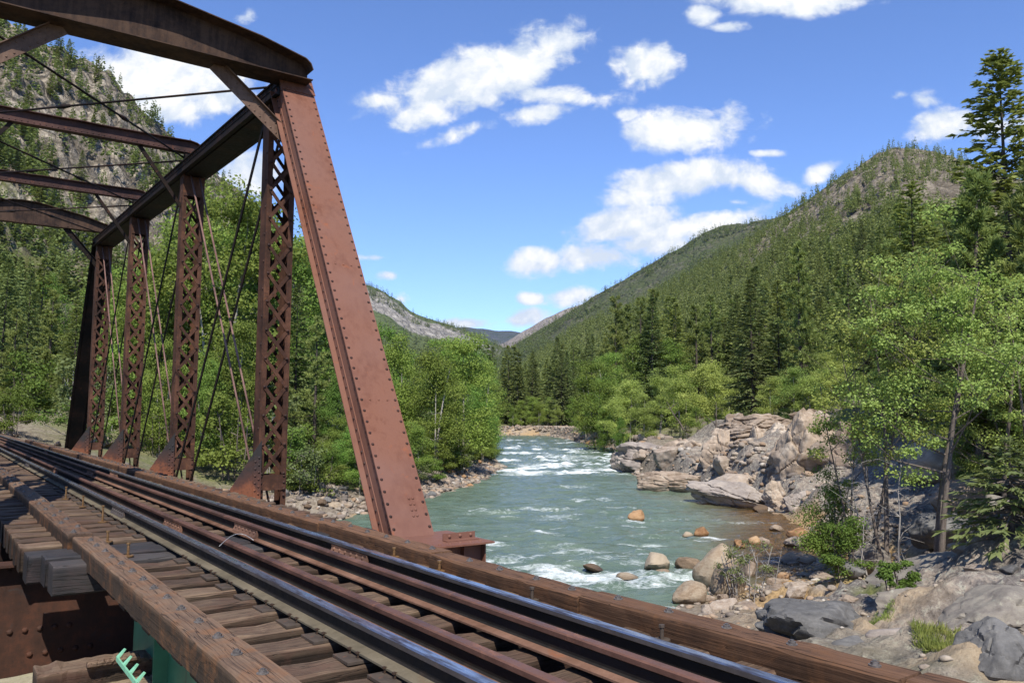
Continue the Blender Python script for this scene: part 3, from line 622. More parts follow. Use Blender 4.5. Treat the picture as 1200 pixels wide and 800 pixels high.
up = wn('ShaderNodeVectorMath', operation='ADD', ins={0: uv, 1: (0.004, .016, 0)}).outputs[0]
nU = wn('ShaderNodeTexNoise', ins={'Vector': up, 'Scale': 9.0, 'Detail': 6.0, 'Roughness': .58, 'Distortion': .25}).outputs[0]
relief = wm('MULTIPLY', wm('SUBTRACT', nA, nU), 2.6)
cr = wn('ShaderNodeValToRGB', ins={0: wm('ADD', relief, wm('ADD', wm('MULTIPLY', core, .40), wm('MULTIPLY', nB, .40)))})
cr.color_ramp.elements[0].position = .12; cr.color_ramp.elements[0].color = (.66, .74, .86, 1); cr.color_ramp.elements[1].position = .6; cr.color_ramp.elements[1].color = (1.0, 1.0, 1.0, 1)
cbg = wn('ShaderNodeBackground', ins={'Color': cr.outputs[0], 'Strength': .76})
mxs = wn('ShaderNodeMixShader', ins={0: alpha, 1: bg.outputs[0], 2: cbg.outputs[0]})
wo_ = wn('ShaderNodeOutputWorld', ins={0: mxs.outputs[0]})
sl = bpy.data.lights.new('sun', 'SUN'); sl.energy = 4.8; sl.angle = R(.53); sl.color = (1.0, .955, .88)
so = bpy.data.objects.new('sun', sl); col.objects.link(so)
sv = Vector((math.sin(R(SUN_AZ)) * math.cos(R(SUN_EL)), math.cos(R(SUN_AZ)) * math.cos(R(SUN_EL)), math.sin(R(SUN_EL))))
so.rotation_euler = sv.to_track_quat('Z', 'Y').to_euler(); so.location = sv * 80
vs = scene.view_settings; vs.view_transform = 'Standard'; vs.look = 'None'; vs.exposure = 0.52; vs.gamma = 1.0
scene.cycles.max_bounces = 6; scene.cycles.transparent_max_bounces = 8; scene.cycles.diffuse_bounces = 3
scene.cycles.use_denoising = True

# ------------------------------------------------------------------ railway bridge (local frame: d across, t along the track, z above eye level)
PSI = R(35.42); cP, sP = math.cos(PSI), math.sin(PSI)
def B(d, t, z=0.0): return Vector((d * cP - t * sP, d * sP + t * cP, ZC + z))
def bt(px, py, z):                 # pixel on the local height z -> (d, t)
    p = at_z(px, py, ZC + z); return (p.x * cP + p.y * sP, -p.x * sP + p.y * cP)
RAILTOP, TIETOP, TIMTOP = -1.045, -1.195, -1.09
bridge = tag(empty('truss_bridge', B(0, 0), PSI), 'rusty riveted steel through truss railway bridge over the river', 'bridge')
bridge.location = (0, 0, ZC)
TP = [8.55, 13.5, 19.2, 24.9, 30.6, 35.55]
ztop = lambda t: 5.50 + .026 * (t - 13.2)
ZB = -1.75
def rot_to(a, b):                  # local frame with y along a->b in the t-z plane, x = d, z = outward normal
    a = Vector(a); y = (Vector(b) - a).normalized(); x = Vector((1, 0, 0)); z = x.cross(y)
    return Matrix(((x.x, y.x, z.x, a.x), (x.y, y.y, z.y, a.y), (x.z, y.z, z.z, a.z), (0, 0, 0, 1)))
def boxed_member(name, M, L, mat, hw=.27, dp=.34, rivet=.16, plate_ext=0.0, latticed=True, rv=True):
    """box member: cover plate at z=0, webs going down -z, angles, bottom lacing"""
    m = MB()
    m.box((-hw, -plate_ext, -.012), (hw, L, 0), 0, M)
    for s in (-1, 1):
        x = s * (hw - .045)
        m.box((x - .006, 0, -dp), (x + .006, L, -.013), 0, M)                       # web
        xo = x + s * .006
        m.box((min(xo, xo + s * .037), 0, -.026), (max(xo, xo + s * .037), L, -.0125), 0, M)      # top angle, outstanding leg
        m.box((min(xo, xo + s * .012), 0, -.105), (max(xo, xo + s * .012), L, -.027), 0, M)       # top angle, leg on web
        m.box((min(xo, xo + s * .012), 0, -dp - .001), (max(xo, xo + s * .012), L, -dp + .085), 0, M)
        m.box((min(xo, xo + s * .085), 0, -dp - .014), (max(xo, xo + s * .085), L, -dp - .0015), 0, M)
    if not latticed:
        m.box((-hw + .06, .02, -dp - .030), (hw - .06, L - .02, -dp - .0155), 0, M)
    if latticed:
        y = .1; k = 0
        while y < L - .5:
            a = M @ Vector((-hw + .05, y, -dp - .022)); b = M @ Vector((hw - .05, y + .42, -dp - .022))
            c = M @ Vector((-hw + .05, y + .42, -dp - .034)); d = M @ Vector((hw - .05, y, -dp - .034))
            nz_ = M.to_3x3() @ Vector((0, 0, 1))
            m.bar(a, b, .055, .010, nz_); m.bar(c, d, .055, .010, nz_); y += .42
    if rv:
        N = M.to_3x3(); n = int(L / rivet)
        for i in range(n):
            y = (i + .5) * rivet
            for s in (-1, 1):
                m.dome(M @ Vector((s * (hw - .036), y, 0)), N @ Vector((0, 0, 1)), .021, 1)
                if i % 1 == 0:
                    m.dome(M @ Vector((s * (hw - .026), y + .06, -.066)), N @ Vector((s, 0, 0)), .019, 1)
                    m.dome(M @ Vector((s * (hw - .026), y + .06, -dp + .045)), N @ Vector((s, 0, 0)), .019, 1)
    return m
def lattice_post(dc, t, z0, z1, inner, mat=M_lat):
    hw, dt = .228, .15
    m = MB(); lc = MB()
    for s in (-1, 1):
        x = dc + s * hw
        m.box((x - .007, t - dt, z0), (x + .007, t + dt, z1))
        for q in (-1, 1):
            xi = x - s * .007; ty = t + q * dt
            m.box((min(xi, xi - s * .075), min(ty, ty - q * .012), z0), (max(xi, xi - s * .075), max(ty, ty - q * .012), z1))
    p = .46; z = z0 + .69; n = int((z1 - .55 - z) / p); p = (z1 - .55 - z) / n
    for q in (-1, 1):
        ty = t + q * (dt + .006); nrm = (0, q, 0)
        for i in range(n):
            a, b = z + i * p, z + (i + 1) * p
            lc.bar((dc - hw + .045, ty, a), (dc + hw - .045, ty, b), .058, .010, nrm)
            lc.bar((dc + hw - .045, ty + q * .011, a), (dc - hw + .045, ty + q * .011, b), .058, .010, nrm)
            if q == -1:
                for s in (-1, 1): lc.dome((dc + s * (hw - .045), ty + q * .016, a), nrm, .026, 1)
        lc.box((dc - hw + .01, min(ty, ty + q * .012), z0 + .42), (dc + hw - .01, max(ty, ty + q * .012), z0 + .67))
        lc.box((dc - hw + .01, min(ty, ty + q * .012), z1 - .50), (dc + hw - .01, max(ty, ty + q * .012), z1 - .05))
        if q == -1:
            for s in (-1, 1):
                for k in range(4): lc.dome((dc + s * (hw - .04), ty - .012, z0 + .33 + k * .105), nrm, .024, 1)
    for k in range(int((z1 - z0) / .46)):
        for s in (-1, 1): m.dome((dc + s * (hw + .007), t - .09, z0 + .5 + k * .46), (s, 0, 0), .022, 1)
    po = mobj('lattice_post', m.me('lattice_post', [mat, M_rivet]), bridge); mobj('lacing', lc.me('lacing', [mat, M_rivet]), po)
    return po
def gusset(po, dc, t, inner):
    m = MB(); x0 = dc + inner * .20; ty = t - .172
    poly = [(x0, -.44), (x0, -1.62), (x0 + inner * .64, -1.62), (x0 + inner * .64, -1.45)]
    if inner > 0: poly = poly[::-1]
    m.prism(poly, 1, ty - .011, ty)
    m.box((min(x0, x0 + inner * .13), ty - .022, -1.60), (max(x0, x0 + inner * .13), ty - .0115, -.62))
    for k in range(8):
        m.dome((x0 + inner * .04, ty - .022, -.72 - k * .115), (0, -1, 0), .020)
        m.dome((x0 + inner * .10, ty - .022, -.78 - k * .115), (0, -1, 0), .020)
    mobj('gusset_plate', m.me('gusset_plate', M_gus), po)
def truss(dc, inner):
    # inclined end posts
    a, b = Vector((dc, 8.385, -1.66)), Vector((dc, 12.84, 5.50))
    M = rot_to(a, b); L = (b - a).length
    m = boxed_member('end_post', M, L, M_post)
    N = M.to_3x3()
    m.box((-.285, L - .34, 0.001), (.285, L + .02, .014), 0, M)
    for k in range(4): m.dome(M @ Vector((-.18 + k * .12, L - .30, .014)), N @ Vector((0, 0, 1)), .017)
    for z_ in (2.4, 4.9):
        for k in range(3): m.dome(M @ Vector((-.12 + k * .12, z_ * .9, 0)), N @ Vector((0, 0, 1)), .016)
    for i in range(4):
        for j in range(2): m.dome(M @ Vector((.06 + j * .05, .55 + i * .075, 0)), N @ Vector((0, 0, 1)), .02)
    mobj('end_post', m.me('end_post', [M_post, M_rivet]), bridge)
    a2, b2 = Vector((dc, 44.1 - 8.385, -1.66)), Vector((dc, 44.1 - 12.84, ztop(31.2)))
    y = (b2 - a2).normalized(); x = Vector((-1, 0, 0)); z = x.cross(y)
    M2 = Matrix(((x.x, y.x, z.x, a2.x), (x.y, y.y, z.y, a2.y), (x.z, y.z, z.z, a2.z), (0, 0, 0, 1)))
    mobj('end_post', boxed_member('end_post', M2, (b2 - a2).length, M_dark, rivet=.32, latticed=False).me('end_post', [M_dark, M_dark]), bridge)
    for (ta, zb_) in ((8.12, -2.57), (35.25, -1.99)):
        m = MB(); m.box((dc - .33, ta, zb_), (dc + .33, ta + .72, zb_ + .06)); m.box((dc - .24, ta + .1, zb_ + .0605), (dc + .24, ta + .62, -1.70)); mobj('bearing_shoe', m.me('bearing_shoe', M_dark), bridge)
    # top chord
    a, b = Vector((dc, 12.86, ztop(12.86))), Vector((dc, 31.2, ztop(31.2)))
    M = rot_to(a, b); L = (b - a).length
    mobj('top_chord', boxed_member('top_chord', M, L, M_dark, dp=.30, rivet=.24, latticed=False).me('top_chord', [M_dark, M_rivet]), bridge)
    m = MB()
    for i in range(5):
        for s in (-1, 1): m.bar((dc + s * .10, TP[i], ZB), (dc + s * .10, TP[i + 1], ZB), .03, .14)
    mobj('bottom_chord', m.me('bottom_chord', M_dark), bridge)
    for i in (1, 2, 3, 4):
        po = lattice_post(dc, TP[i], ZB + .08, ztop(TP[i]) - .30, inner)
        gusset(po, dc, TP[i], inner)
    for i in (1, 2, 3):
        zt = lambda k: ztop(TP[k]) - .22
        for s in (-1, 1):
            m = MB(); m.bar((dc + s * .165, TP[i] + .1, zt(i)), (dc + s * .165, TP[i + 1] - .05, ZB + .05), .022, .085)
            mobj('diagonal_bar', m.me('diagonal_bar', M_dark), bridge)
            m = MB(); m.tube([(dc + s * .09, TP[i + 1] - .12, zt(i + 1)), (dc + s * .09, TP[i] + .1, ZB + .1)], .019, 8)
            mobj('counter_rod', m.me('counter_rod', M_rod, True), bridge)
truss(4.70, -1); truss(-.02, 1)
DM = 2.34
def cross_strut(t, zb, depth_mid, depth_end, flange, name):
    m = MB(); hw = 2.53
    top = [(-hw, zb + depth_end * .45), (-hw + .04, zb + depth_end * .74), (-hw + .12, zb + depth_end * .93), (-hw + .26, zb + depth_end + .01)]
    half = [(-1.68, zb + depth_end + (depth_mid - depth_end) * .42), (-.35, zb + depth_mid - .01), (-.1, zb + depth_mid)]
    up = top + half; full = up + [(-x, z) for x, z in up[::-1]]
    poly = [(DM + x, z) for x, z in full] + [(DM + hw, zb), (DM - hw, zb)]
    m.prism(poly, 1, t, t + .014)
    for i in range(len(full) - 1):                                     # top flange follows the edge
        (xa, za), (xb, zb2) = full[i], full[i + 1]
        m.bar((DM + xa, t + .007, za + .008), (DM + xb, t + .007, zb2 + .008), flange, .016, (0, 0, 1))
    m.box((DM - hw, t + .007 - flange / 2, zb - .016), (DM + hw, t + .007 + flange / 2, zb - .0005))
    for sgn in (-1,):
        m.box((DM - hw, t - .013, zb + .0005), (DM + hw, t - .0005, zb + .085))
        for k in range(int(5.2 / .11)): m.dome((DM - hw + .06 + k * .11, t - .013, zb + .045), (0, -1, 0), .015)
    o = mobj(name, m.me(name, M_strut if name == 'top_strut' else M_portal), bridge); return o
def knee(parent, t, d0, z0, d1, z1, w, mat, plate=True):
    m = MB(); a = Vector((d0, t, z0)); b = Vector((d1, t, z1)); u = (b - a).normalized(); n = Vector((0, 1, 0)).cross(u)
    if n.z < 0: n = -n
    m.bar(a, b, w, .014, (0, 1, 0))
    m.bar(a + n * w * .5, b + n * w * .5, .014, .16 if plate else .09, (0, 1, 0)) if False else None
    m.bar(a + n * (w * .5 + .006), b + n * (w * .5 + .006), .012, .15 if plate else .08, (0, 1, 0))
    if plate:
        L = (b - a).length; k = .08
        while k < L - .04:
            for q in (-.28, .28): m.dome(a + u * k + n * w * q + Vector((0, -.007, 0)), (0, -1, 0), .016)
            k += .115
    return mobj('knee_brace', m.me('knee_brace', mat), parent)
M_portal = mat_rust('portal_steel', (.006, .004, .003), (.020, .011, .008), (.070, .040, .025), 1.1, .75, (.10, .045, .02))
p1 = cross_strut(12.74, 5.415, .70, .34, .54, 'portal_strut')
knee(p1, 12.80, 3.38, 5.40, 4.60, 4.42, .21, M_knee); knee(p1, 12.80, 2 * DM - 3.38, 5.40, 2 * DM - 4.60, 4.42, .21, M_knee)
p2 = cross_strut(30.62, 6.10, .72, .28, .28, 'portal_strut')
knee(p2, 30.6, 3.5, 6.09, 4.5, 4.95, .16, M_dark); knee(p2, 30.6, 2 * DM - 3.5, 6.09, 2 * DM - 4.5, 4.95, .16, M_dark)
for i, zb in ((2, 5.88), (3, 6.02)):
    s_ = cross_strut(TP[i] - .02, zb, .25, .249, .20, 'top_strut')
    for q in (0, 1):
        m = MB(); X = lambda v: v if q else 2 * DM - v
        m.bar((X(3.55), TP[i], zb - .02), (X(4.46), TP[i], zb - 1.25), .075, .06, (0, 1, 0)); mobj('knee_brace', m.me('knee_brace', M_dark), s_)
        m = MB(); m.box((min(X(4.5), X(4.9)), TP[i] - .09, ztop(TP[i]) + .012), (max(X(4.5), X(4.9)), TP[i] + .09, zb - .018)); mobj('strut_seat', m.me('strut_seat', M_dark), s_)
for i in (1, 2, 3):
    za, zb = ztop(TP[i]) + (.0 if i > 1 else -.02), ztop(TP[i + 1]) + .02
    for (d0, d1) in ((4.5, .16), (.16, 4.5)):
        m = MB(); a = Vector((d0, TP[i] - .15, za)); b = Vector((d1, TP[i + 1] + .1, zb + .12)); m.tube([a, b], .021, 7)
        c = a.lerp(b, .62); m.tube([c - (b - a).normalized() * .16, c, c + (b - a).normalized() * .16], [.03, .045, .03], 7)
        mobj('lateral_rod', m.me('lateral_rod', M_dark, True), bridge)
def floor_beam(t, mat, d0=-.55, d1=5.25, z=-1.43, rows=True, dep=.6):
    m = MB(); w = .26
    m.box((d0, t - w / 2, z - .022), (d1, t + w / 2, z))
    m.box((d0, t - .007, z - dep), (d1, t + .007, z - .0225))
    m.box((d0, t - w / 2, z - dep - .022), (d1, t + w / 2, z - dep - .0005))
    for q in (-1, 1):
        m.box((d0, min(t + q * .0075, t + q * .02), z - .12), (d1, max(t + q * .0075, t + q * .02), z - .0227))
        for dd in (d0 + .03, d1 - .14, d1 - .02): m.box((dd, min(t + q * .0076, t + q * .11), z - dep), (dd + .014, max(t + q * .0076, t + q * .11), z - .123))
    if rows:
        k = d0 + .1
        while k < d1:
            m.dome((k, t - .02, z - .07), (0, -1, 0), .02); m.dome((k, t - .09, z), (0, 0, 1), .02); k += .12
        for k in range(12): m.dome((-.1 + k * .125, t - .007, z - .64), (0, -1, 0), .030)
        for k in range(5): m.dome((.95 + k * .13, t - .007, z - .87), (0, -1, 0), .030)
    return mobj('floor_beam', m.me('floor_beam', mat), bridge)
floor_beam(9.25, M_fb, d1=4.5, dep=1.08)
for t in TP[1:-1]: floor_beam(t + .05, M_dark, d1=4.6, rows=False, dep=.9)
for d in (1.45, 3.22):
    m = MB(); m.box((d - .12, 9.4, -1.45), (d + .12, 35.6, -1.425)); m.box((d - .008, 9.4, -1.95), (d + .008, 35.6, -1.451)); m.box((d - .12, 9.4, -1.97), (d + .12, 35.6, -1.951))
    mobj('stringer', m.me('stringer', M_dark), bridge)
m = MB()                                                               # shoe of the near end post
m.box((4.45, 7.72, -1.428), (5.27, 8.75, -1.408)); m.box((4.62, 7.80, -1.80), (4.635, 8.70, -1.4285)); m.box((5.19, 7.80, -1.80), (5.205, 8.70, -1.4285)); m.box((4.6355, 7.88, -1.80), (5.1895, 7.895, -1.4285)); m.box((4.92, 7.80, -1.80), (4.935, 7.8795, -1.4285)); m.box((4.78, 8.02, -1.4075), (5.20, 8.035, -1.325)); m.box((4.78, 7.93, -1.4075), (5.20, 8.0195, -1.395))
for k in range(3): m.dome((4.86 + k * .14, 8.02, -1.36), (0, -1, 0), .022)
for k in range(5): m.dome((4.62 + k * .13, 7.82, -1.408), (0, 0, 1), .02)
mobj('bearing_plate', m.me('bearing_plate', M_post), bridge)

# ---- ties
def tie_mesh(name, L, wd, h, mat, seed, n=16, rough=.006):
    r = np.random.default_rng(seed); V = []; Fs = []
    prof = [(-wd/2+.012, 0), (wd/2-.012, 0), (wd/2, -.012), (wd/2, -h+.012), (wd/2-.012, -h), (-wd/2+.012, -h), (-wd/2, -h+.012), (-wd/2, -.012)]
    xs = np.concatenate([[-L/2, -L/2+.012], np.linspace(-L/2+.05, L/2-.05, n), [L/2-.012, L/2]])
    for i, x in enumerate(xs):
        k = .9 if i in (0, len(xs) - 1) else 1.
        for j, (y, z) in enumerate(prof):
            dy, dz = r.normal(0, rough, 2); V.append((x + (r.normal(0, .004) if 0 < i < len(xs) - 1 else 0), y * (k * .03 + .97) + dy * .6, (z + h/2) * (k * .03 + .97) - h/2 + dz * (.8 if j in (7, 2, 0, 1) else .3)))
    for i in range(len(xs) - 1):
        for j in range(8): Fs.append((i*8+j, (i+1)*8+j, (i+1)*8+(j+1) % 8, i*8+(j+1) % 8))
    Fs += [tuple(range(8)), tuple((len(xs) - 1) * 8 + j for j in range(8))[::-1]]
    me = mesh_from(name, V, Fs, mat); bm = bmesh.new(); bm.from_mesh(me); bmesh.ops.recalc_face_normals(bm, faces=bm.faces); bm.to_mesh(me); bm.free(); return me
def tp_mesh():
    m = MB(); m.box((-.16, -.09, 0), (.16, .09, .017)); return m.me('tie_plate', M_plate, bevel=.003)
def spike_mesh():
    m = MB(); m.box((-.008, -.008, -.05), (.008, .008, .028)); m.prism([(-.022, .026), (.03, .022), (.026, .036), (0, .046), (-.02, .042)], 1, -.016, .016); return m.me('spike', M_spike)
ME_TP, ME_SP = tp_mesh(), spike_mesh()
near_t = [tie_mesh('crosstie', 2.32, .215, .22, M_tie, 100 + k) for k in range(6)]
span_t = [tie_mesh('crosstie', 3.16, .215, .22, M_tie, 200 + k) for k in range(5)]
t = -2.6; k = 0
while t < 66:
    if not 7.22 < t < 8.36:
        span = 8.2 < t < 36
        tc = 2.34 if span else 2.41
        me = (span_t if span else near_t)[k % (5 if span else 6)]
        o = mobj('crosstie', me, None, B(tc, t + random.uniform(-.012, .012), TIETOP + random.uniform(-.006, .003)), (random.uniform(-.012, .012), 0, PSI + random.uniform(-.006, .006) + (math.pi if random.random() < .5 else 0)))
        if not span: tag(o, 'short weathered timber crosstie under the rails outside the truss span', 'crosstie', 'crossties of the approaches')
        else: tag(o, 'long weathered timber crosstie under the rails inside the truss span', 'crosstie', 'crossties inside the truss')
        if t < 15:
            o.rotation_euler = (0, 0, PSI)
            for d in (1.868, 2.848):
                mobj('tie_plate', ME_TP, o, (d - tc, 0, .0005))
                for s, q in ((-1, .05), (1, -.05), (-1, -.05)): 
                    e = mobj('spike', ME_SP, o, sc=.5, loc=(d - tc + s * .088, q + random.uniform(-.01, .01), .026), rot=(0, 0, 0 if s < 0 else math.pi))
                    if s > 0: pass
    t += .402; k += 1
for i, t in enumerate((7.54, 7.86, 8.17)):
    o = mobj('timber_block', tie_mesh('timber_block', 2.9 + .06 * i, .29, .23, M_block, 300 + i, rough=.004), None, B(.88 + 1.46 + (.0, .01, -.06)[i], t, TIETOP + (-.005, .012, -.002)[i]), (0, 0, PSI))
    tag(o, ('nearest of three thick dark grey timbers laid across at the truss end', 'middle of three thick dark grey timbers laid across at the truss end', 'farthest of three thick dark grey timbers laid across at the truss end')[i], 'timber', 'thick cross timbers at the end of the truss')
# ---- rails
def rail_obj(d, mats, h, hb, hw, t0, t1, label, joints, bars_side):
    zt = RAILTOP; zb = zt - h
    prof = [(-hw, zt - .006), (-hw * .72, zt), (hw * .72, zt), (hw, zt - .006), (hw * .96, zt - .028), (.011, zt - .040), (.009, zb + .026), (.022, zb + .019), (hb, zb + .010), (hb, zb), (-hb, zb), (-hb, zb + .010), (-.022, zb + .019), (-.009, zb + .026), (-.011, zt - .040), (-hw * .96, zt - .028)]
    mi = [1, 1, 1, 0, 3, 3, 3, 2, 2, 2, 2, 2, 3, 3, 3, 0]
    ts = np.concatenate([np.arange(t0, t1, 1.5), [t1]]); V = []; Fs = []; MI = []; n = len(prof)
    for tt in ts:
        for (x, z) in prof: V.append((x, tt, z))
    for i in range(len(ts) - 1):
        for j in range(n): Fs.append((i*n+j, i*n+(j+1) % n, (i+1)*n+(j+1) % n, (i+1)*n+j)); MI.append(mi[j])
    Fs += [tuple(range(n)), tuple((len(ts)-1)*n+j for j in range(n))[::-1]]; MI += [0, 0]
    me = mesh_from('rail', V, Fs, mats, MI); bm = bmesh.new(); bm.from_mesh(me); bmesh.ops.recalc_face_normals(bm, faces=bm.faces); bm.to_mesh(me); bm.free()
    o = mobj('rail', me, None, B(d, 0), (0, 0, PSI)); tag(o, label, 'rail')
    for jt in joints:
        for s in (-1, 1):
            m = MB(); x = s * .013; m.prism([(x, zb + .020), (x + s * .040, zb + .018), (x + s * .024, zb + .045), (x + s * .018, zt - .055), (x + s * .022, zt - .034), (x, zt - .040)], 1, jt - .33, jt + .33)
            for k in range(6): m.dome((x + s * .02, jt - .27 + k * .108, (zb + zt) / 2 - .004), (s, 0, 0), .017)
            mobj('splice_bar', m.me('splice_bar', [M_rail_side if bars_side == 0 else M_fish]), o)
    return o
M_fish = mat_rust('splice_rust', (.09, .05, .035), (.19, .10, .065), (.28, .15, .085), .2, .7)
M_web = mat_rust('rail_web_dark', (.010, .009, .008), (.018, .015, .013), (.03, .024, .02), .1, .6, (.03, .02, .014))  # rail web near black, much darker than the head side and foot
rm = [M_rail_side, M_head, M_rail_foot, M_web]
dR, tR = bt(362, 643, RAILTOP); dL, tL = bt(145, 592, RAILTOP); dG, tG = bt(268, 614, RAILTOP); dG2, tG2 = bt(205, 607, RAILTOP)
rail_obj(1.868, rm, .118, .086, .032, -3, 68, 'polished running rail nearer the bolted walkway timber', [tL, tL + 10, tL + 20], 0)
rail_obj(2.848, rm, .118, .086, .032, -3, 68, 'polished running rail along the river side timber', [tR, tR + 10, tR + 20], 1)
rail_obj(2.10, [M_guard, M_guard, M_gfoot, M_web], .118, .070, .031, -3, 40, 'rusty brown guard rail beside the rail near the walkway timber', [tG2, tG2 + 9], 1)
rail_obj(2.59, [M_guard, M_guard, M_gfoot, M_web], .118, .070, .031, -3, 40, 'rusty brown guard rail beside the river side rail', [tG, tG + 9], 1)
# ---- guard timbers
def beam_mesh(L, wd, h, mat, seed):
    r = np.random.default_rng(seed); n = max(8, int(L / .12)); V = []; Fs = []; c = .012
    prof = [(-wd/2+c, 0), (wd/2-c, 0), (wd/2, -c), (wd/2, -h+c), (wd/2-c, -h), (-wd/2+c, -h), (-wd/2, -h+c), (-wd/2, -c)]
    for i in range(n + 1):
        y = L * i / n
        for (x, z) in prof:
            V.append((x + r.normal(0, .0022), y, z + r.normal(0, .0022)))
    for i in range(n):
        for j in range(8): Fs.append((i*8+j, (i+1)*8+j, (i+1)*8+(j+1) % 8, i*8+(j+1) % 8))
    Fs += [tuple(range(8)), tuple(n * 8 + j for j in range(8))[::-1]]
    me = mesh_from('guard_timber', V, Fs, mat); bm = bmesh.new(); bm.from_mesh(me); bmesh.ops.recalc_face_normals(bm, faces=bm.faces); bm.to_mesh(me); bm.free(); return me
def bolt_mesh():
    m = MB()
    m.tube([(0, 0, -.004), (0, 0, .004)], .027, 14); m.tube([(0, 0, .004), (0, 0, .016)], .019, 6); m.tube([(0, 0, .014), (0, 0, .023)], .010, 8); return m.me('bolt', M_bolt)
ME_BOLT = bolt_mesh()
def guard_timber(d, t0, t1, z, mat, label, group, wd=.20, step=.40, zig=0.0, seed=0, h=.19, skew=0.0):
    o = mobj('guard_timber', beam_mesh(t1 - t0 - .008, wd, h, mat, seed), None, B(d, t0 + .004, z), (0, 0, PSI + skew)); tag(o, label, 'timber', group)
    k = .16; i = 0
    while k < t1 - t0 - .08:
        mobj('bolt', ME_BOLT, o, (zig * (1 if i % 2 else -1) + random.uniform(-.012, .012), k, 0), (random.uniform(-.05, .05), random.uniform(-.05, .05), random.uniform(0, 3))); k += step * random.uniform(.94, 1.06); i += 1
    return o
jt = sorted([bt(1085, 786, TIMTOP)[1], bt(702, 693, TIMTOP)[1], bt(505, 648, TIMTOP)[1], bt(393, 610, TIMTOP)[1], bt(169, 549, TIMTOP)[1], bt(110, 530, TIMTOP)[1], bt(72, 520, TIMTOP)[1]])
jt = [jt[0] - 3.2] + jt + [jt[-1] + 5.5]
LR = ['nearest river side guard timber, cut off at the frame edge', 'river side guard timber between the bottom right joint and the next joint', 'river side guard timber beyond the first joint from the corner', 'short river side guard timber in front of the inclined post foot',
      'long river side guard timber from the inclined post to the lattice posts', 'river side guard timber in front of the far lattice posts', 'river side guard timber by the farthest lattice post', 'farthest river side guard timber near the far bank']
for i in range(len(jt) - 1):
    guard_timber(3.535 if i == 0 else 3.455 if i == 1 else 3.40 + (.008 if i % 2 else -.006), jt[i], jt[i + 1], TIMTOP + (.004 if i % 2 else -.006), M_timber, LR[i], 'river side guard timbers', seed=400 + i, h=.175, skew=.012 if i == 0 else .026 if i == 1 else 0)
lt = [-2.8, 8.22, 11.6, 15.2, 19.5, 24.5, 30.0, 35.5]
LL = ['long bolted walkway timber with orange rust stains in the foreground', 'walkway timber just past the thick grey cross timbers', 'third walkway timber from the foreground', 'fourth walkway timber from the foreground', 'walkway timber in the truss shade', 'walkway timber deep inside the truss', 'farthest walkway timber at the far truss end']
for i in range(7):
    guard_timber(1.225 - (.035 if i == 1 else .0), lt[i], lt[i + 1], TIMTOP + (.0, .022, .0, .014, 0, .01, 0)[i], M_timber_l, LL[i], 'walkway timbers', .20, .335, .0 if i == 0 else .045, 430 + i, h=.18, skew=0)
# standing drift bolts beside the timbers
def drift_mesh(h, mat):
    m = MB(); m.tube([(0, 0, 0), (0, 0, h)], .011, 8); m.tube([(0, 0, h), (0, 0, h + .014)], .017, 6); m.tube([(0, 0, .001), (0, 0, .012)], .045, 12); return m.me('drift_bolt', mat)
for i, (px, py, hh) in enumerate(((77, 585, .16), (97, 594, .13), (120, 612, .17), (126, 635, .09), (150, 652, .10))):
    d, t = bt(px, py, TIETOP); o = mobj('drift_bolt', drift_mesh(hh, M_spkbrass), None, B(d, t, TIETOP + .001), (0, 0, PSI))
    tag(o, ('farthest rusty bolt standing on the ties near the left rail', 'rusty bolt standing on the ties, second from the far end', 'tall rusty bolt on a washer standing in the row by the left rail', 'short orange bolt beside the walkway timber joint', 'short orange bolt beside the foreground walkway timber')[i], 'bolt')
for i, (px, py) in enumerate(((446, 655), (530, 668), (653, 699), (817, 742))):
    d, t = bt(px, py, TIETOP); o = mobj('hold_down_bolt', drift_mesh(.072, M_spkbrass if i < 2 else M_plate), None, B(3.262, t, TIETOP + .001), (0, 0, PSI))
    tag(o, ('rusty bolt on a washer against the river side timber below the inclined post', 'steel bolt against the river side timber right of the inclined post foot', 'steel bolt against the river side timber before the middle joint', 'steel bolt against the river side timber nearest the bottom edge')[i], 'bolt')
m = MB(); p0 = Vector(bt(262, 638, RAILTOP)); pts = []
for k in range(13):
    a = k / 12; px = 257 + 40 * a; py = 640 - 8 * math.sin(a * 2.6) - 3 * a
    q = bt(px, py, RAILTOP + .01); pts.append(B(q[0], q[1], RAILTOP + .012 + .035 * math.sin(math.pi * a)))
m.tube(pts, .0026, 6); o = mobj('wire', m.me('wire', M_wire if 'M_wire' in globals() else mat_bolt('pale_wire', (.50, .48, .45)), True)); tag(o, 'bent whitish wire lying across the rusty guard rail', 'wire')
